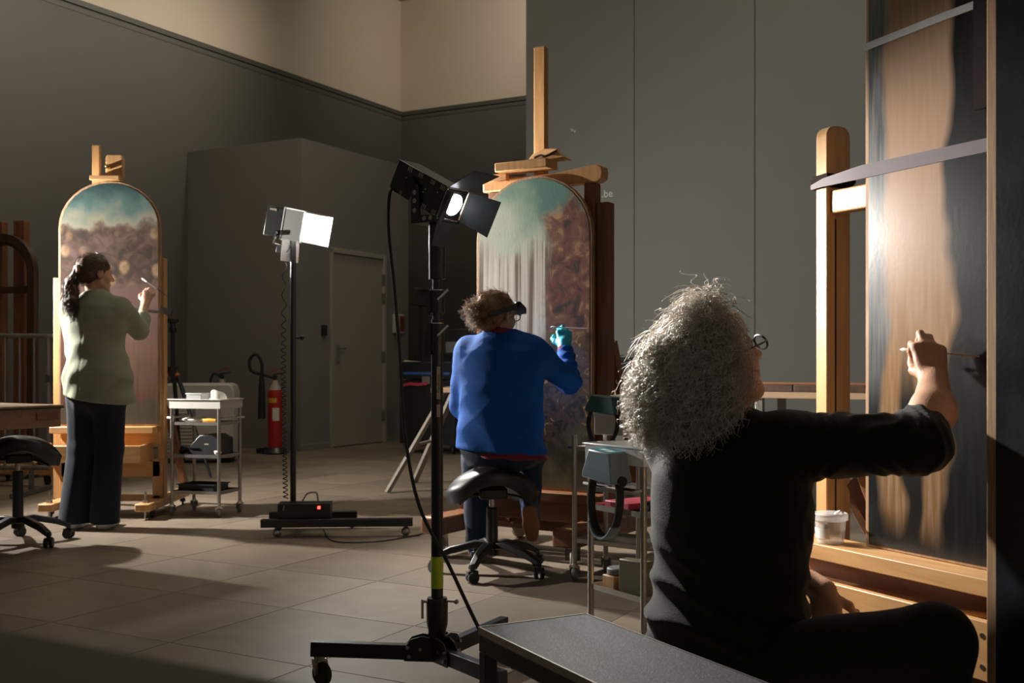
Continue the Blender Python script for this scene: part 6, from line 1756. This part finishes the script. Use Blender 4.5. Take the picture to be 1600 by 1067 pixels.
part('cotton_tip', MB().tube([Vector(ud * -0.003), Vector(ud * 0.006), Vector(ud * 0.03)], [0.002, 0.006, 0.0028], 10), paper, t)

# ================================================================== standing woman in the green jacket
YC = 6.58; cC = np.array([PX(150, YC), YC, 0.0]); fC = nv((0.24, 0.97, 0)); rC = np.array([fC[1], -fC[0], 0])
def TC(a, f, z): return cC + rC * a + fC * f + np.array([0, 0, z])
pC = thing('person', 'standing woman with brown ponytail in a sage green jacket', 'person', tuple(cC))
shR, shL = TC(0.150, 0.02, 1.325), TC(-0.160, -0.01, 1.335)
elR = np.array(P(217, 517, 6.72)); wrR = np.array(P(227, 474, 6.90))
elL = TC(-0.175, 0.05, 1.06); wrL = TC(-0.06, 0.22, 1.05)
hipR, hipL = TC(0.085, 0.0, 0.86), TC(-0.085, 0.0, 0.86)
knR, knL = TC(0.075, 0.03, 0.48), TC(-0.095, 0.0, 0.48); anR, anL = TC(0.06, 0.0, 0.08), TC(-0.12, -0.04, 0.08)
hcC = np.array(P(150, 428, 6.60)); RC_h = head_frame((0.70, 0.71), math.radians(-3), math.radians(3))
neckC = TC(0.0, 0.015, 1.37)
torsoC = [(TC(0, 0, 0.78), 0.175, 0.125), (TC(0, 0, 0.92), 0.172, 0.125), (TC(0, 0.0, 1.06), 0.145, 0.105), (TC(0, 0.0, 1.22), 0.165, 0.112), (TC(0, 0.0, 1.315), 0.150, 0.088), (TC(0, 0.01, 1.36), 0.085, 0.065)]
B = Field((-2.85, 6.25, 0.0), (-2.10, 7.08, 1.72), 0.0055)
B.loft([(c, w * 0.84, d * 0.84) for c, w, d in torsoC], fC, 0.04)
B.cap(neckC, hcC + RC_h @ np.array([0, -0.02, -0.06]), 0.052, 0.048, 0.03)
headC = head(B, hcC, RC_h, 0.96)
B.cap(shR, elR, 0.043, 0.036, 0.03).cap(elR, wrR, 0.036, 0.025, 0.02).cap(shL, elL, 0.043, 0.036, 0.03).cap(elL, wrL, 0.036, 0.025, 0.02)
for h_, k_, a_ in ((hipR, knR, anR), (hipL, knL, anL)): B.cap(h_, k_, 0.072, 0.05, 0.03).cap(k_, a_, 0.05, 0.034, 0.02)
gd, gn = nv((0.16, 0.35, 0.92)), nv((0.1, -0.92, 0.35)); gl = np.cross(gd, gn); gl = -gl if gl[0] > 0 else gl
hand(B, wrR, gd, gn, gl, [(40, 55, 30), (36, 62, 35), (40, 66, 40), (46, 66, 40)], s=0.88)
hand(B, wrL, fC, nv((0, 0, 1)), rC, [(20, 25, 15)] * 4, s=0.88)
field_obj('body', B, plain('skin_fair', (0.56, 0.32, 0.21), rough=0.5, var=0.12, scale=30, sss=0.08), pC, 1)
jk = Field((-2.92, 6.30, 0.70), (-2.12, 7.02, 1.46), 0.006)
jk.loft([(TC(0.02, 0, 0.78), 0.222, 0.165), (TC(0.01, 0, 0.92), 0.200, 0.150), (TC(0, 0.0, 1.06), 0.160, 0.125), (TC(0, 0.0, 1.22), 0.178, 0.125), (TC(0, 0.0, 1.31), 0.165, 0.105), (TC(0, 0.01, 1.355), 0.10, 0.08)], fC, 0.05)
jk.cap(shR, elR, 0.064, 0.058, 0.04).cap(elR, elR + (wrR - elR) * 0.42, 0.057, 0.052, 0.02)
jk.cap(shL, elL, 0.064, 0.054, 0.04).cap(elL, elL + (wrL - elL) * 0.7, 0.054, 0.048, 0.03)
w1, w2 = wobble(0.0025, 34, 51, (1.0, 1.0, 0.9)), crease(0.012, 38, 52, (1, 1, 0.8))
def jw(X, Y, Z):
    u_ = (X - cC[0]) * rC[0] + (Y - cC[1]) * rC[1]
    low = np.clip((1.16 - Z) / 0.15, 0, 1)
    return w1(X, Y, Z) + w2(X, Y, Z) + 0.002 * np.sin(Z * 44 - u_ * 46 + np.sin(u_ * 30)) * low + 0.0018 * np.exp(-((u_ + 0.005) / 0.005) ** 2) * (Y < YC)
jk.warp(jw)
jk.plane_cut((cC[0], cC[1], 0.782), (-0.14, 0.1, -1))
for k in range(12):
    a0, a1 = 2 * math.pi * k / 12, 2 * math.pi * (k + 1) / 12
    q = lambda a: neckC + rC * 0.064 * math.cos(a) + fC * 0.060 * math.sin(a) + np.array([0, 0, 0.02 - 0.02 * math.sin(a)])
    jk.cap(q(a0), q(a1), 0.016, 0.016, 0.012)
m_sage = cloth_mat('sage_linen', (0.285, 0.305, 0.215), sheen=0.05, scale=240, bump=0.35, var=0.1)
field_obj('jacket', jk, m_sage, pC, 2, 'sage green linen jacket')
tf = Field((-2.82, 6.30, 0.02), (-2.18, 6.86, 1.0), 0.0065)
tf.loft([(TC(0.01, 0, 0.80), 0.170, 0.130), (TC(0, 0, 0.95), 0.155, 0.115)], fC, 0.04)
for h_, k_, a_, s_ in ((hipR, knR, anR, 1), (hipL, knL, anL, -1)):
    tf.cap(h_, k_, 0.095, 0.082, 0.035).cap(k_, a_ + np.array([0, 0, -0.03]), 0.082, 0.088, 0.02)
w3 = wobble(0.004, 30, 61, (1.5, 1.5, 0.25))
tf.warp(lambda X, Y, Z: w3(X, Y, Z))
tf.plane_cut((0, 0, 0.035), (0, 0, -1))
m_navy = cloth_mat('navy_twill', (0.013, 0.018, 0.030), sheen=0.1, bump=0.2)
field_obj('trousers', tf, m_navy, pC, 2, 'wide navy trousers')
for an in (anR, anL):
    sf = Field(an + np.array([-0.1, -0.12, -0.1]), an + np.array([0.1, 0.25, 0.05]), 0.006)
    sf.cap(an + np.array([0, -0.03, -0.045]), an + np.array([0, 0.16, -0.05]), 0.042, 0.036, 0.02).plane_cut((0, 0, 0.002), (0, 0, -1))
    field_obj('shoe', sf, m_shoew, pC, 1)
hf = Field(hcC + np.array([-0.3, -0.25, -0.38]), hcC + np.array([0.18, 0.18, 0.18]), 0.0055)
hf.ell(headC((0, -0.018, 0.036)), np.array((0.081, 0.100, 0.088)), RC_h, 0.02)
hf.ell(headC((0, -0.06, -0.015)), np.array((0.066, 0.05, 0.065)), RC_h, 0.02)
hf.ell(headC((0, 0.10, -0.05)), np.array((0.075, 0.075, 0.112)), RC_h, 0.015, True)
tie = headC((0, -0.115, 0.012))
pt = [tie, np.array(P(112, 442, 6.52)), np.array(P(112, 468, 6.48)), np.array(P(120, 488, 6.48))]
for a, b, ra, rb in zip(pt[:-1], pt[1:], (0.020, 0.038, 0.038), (0.038, 0.038, 0.016)): hf.cap(a, b, ra, rb, 0.012)
hf.warp(wobble(0.0035, 100, 71))
m_dbrn = hair_mat('dark_brown_hair', (0.045, 0.022, 0.012), (0.12, 0.058, 0.03))
o, HV, HQ = field_obj('hair', hf, m_dbrn, pC, 1, 'dark brown hair in a ponytail', True)
HN = normals(HV, HQ); g = np.random.default_rng(12)
isp = (HV - tie) @ RC_h[:, 1] < -0.005
ids = np.flatnonzero(~isp & ((HV - hcC) @ RC_h[:, 1] < 0.05)); sel = g.choice(ids, 1100); tob = tie - HV[sel]; tob /= np.linalg.norm(tob, axis=1)[:, None] + 1e-9
strands('hair_strands', HV[sel] - HN[sel] * 0.003, tob - HN[sel] * (tob * HN[sel]).sum(1)[:, None] + HN[sel] * 0.05, 0.045, m_dbrn, o, 8, 0.0013, 0.001, (0.4, 0.9), 0.0, None, 13, 0.1)
ids = np.flatnonzero(isp); sel = g.choice(ids, 1300)
strands('ponytail_strands', HV[sel] - HN[sel] * 0.003, HN[sel] * 0.2 + np.array([-0.05, -0.05, -1.0]), 0.07, m_dbrn, o, 10, 0.0013, 0.004, (0.5, 1.4), 0.5, None, 14, 0.15)
part('hair_tie', MB().tube([Vector(tie - L_0) for L_0 in [np.array(pC.location)]] + [Vector(tie - np.array(pC.location) - RC_h[:, 1] * 0.02)], 0.026, 14), plain('pink_elastic', (0.55, 0.32, 0.24), rough=0.7), o)
tip = np.array(P(222, 435, 7.02)); tail = np.array(P(262, 463, 6.93)); ud = nv(tail - tip)
t = thing('cotton_swab', 'small cotton swab held by the woman in the green jacket', 'swab', tuple(tip))
part('stick', MB().tube([Vector(ud * 0.0), Vector(tail - tip)], 0.0025, 8), darkw, t)
part('cotton_tip', MB().tube([Vector(ud * -0.003), Vector(ud * 0.008), Vector(ud * 0.045)], [0.003, 0.0065, 0.004], 10), paper, t)
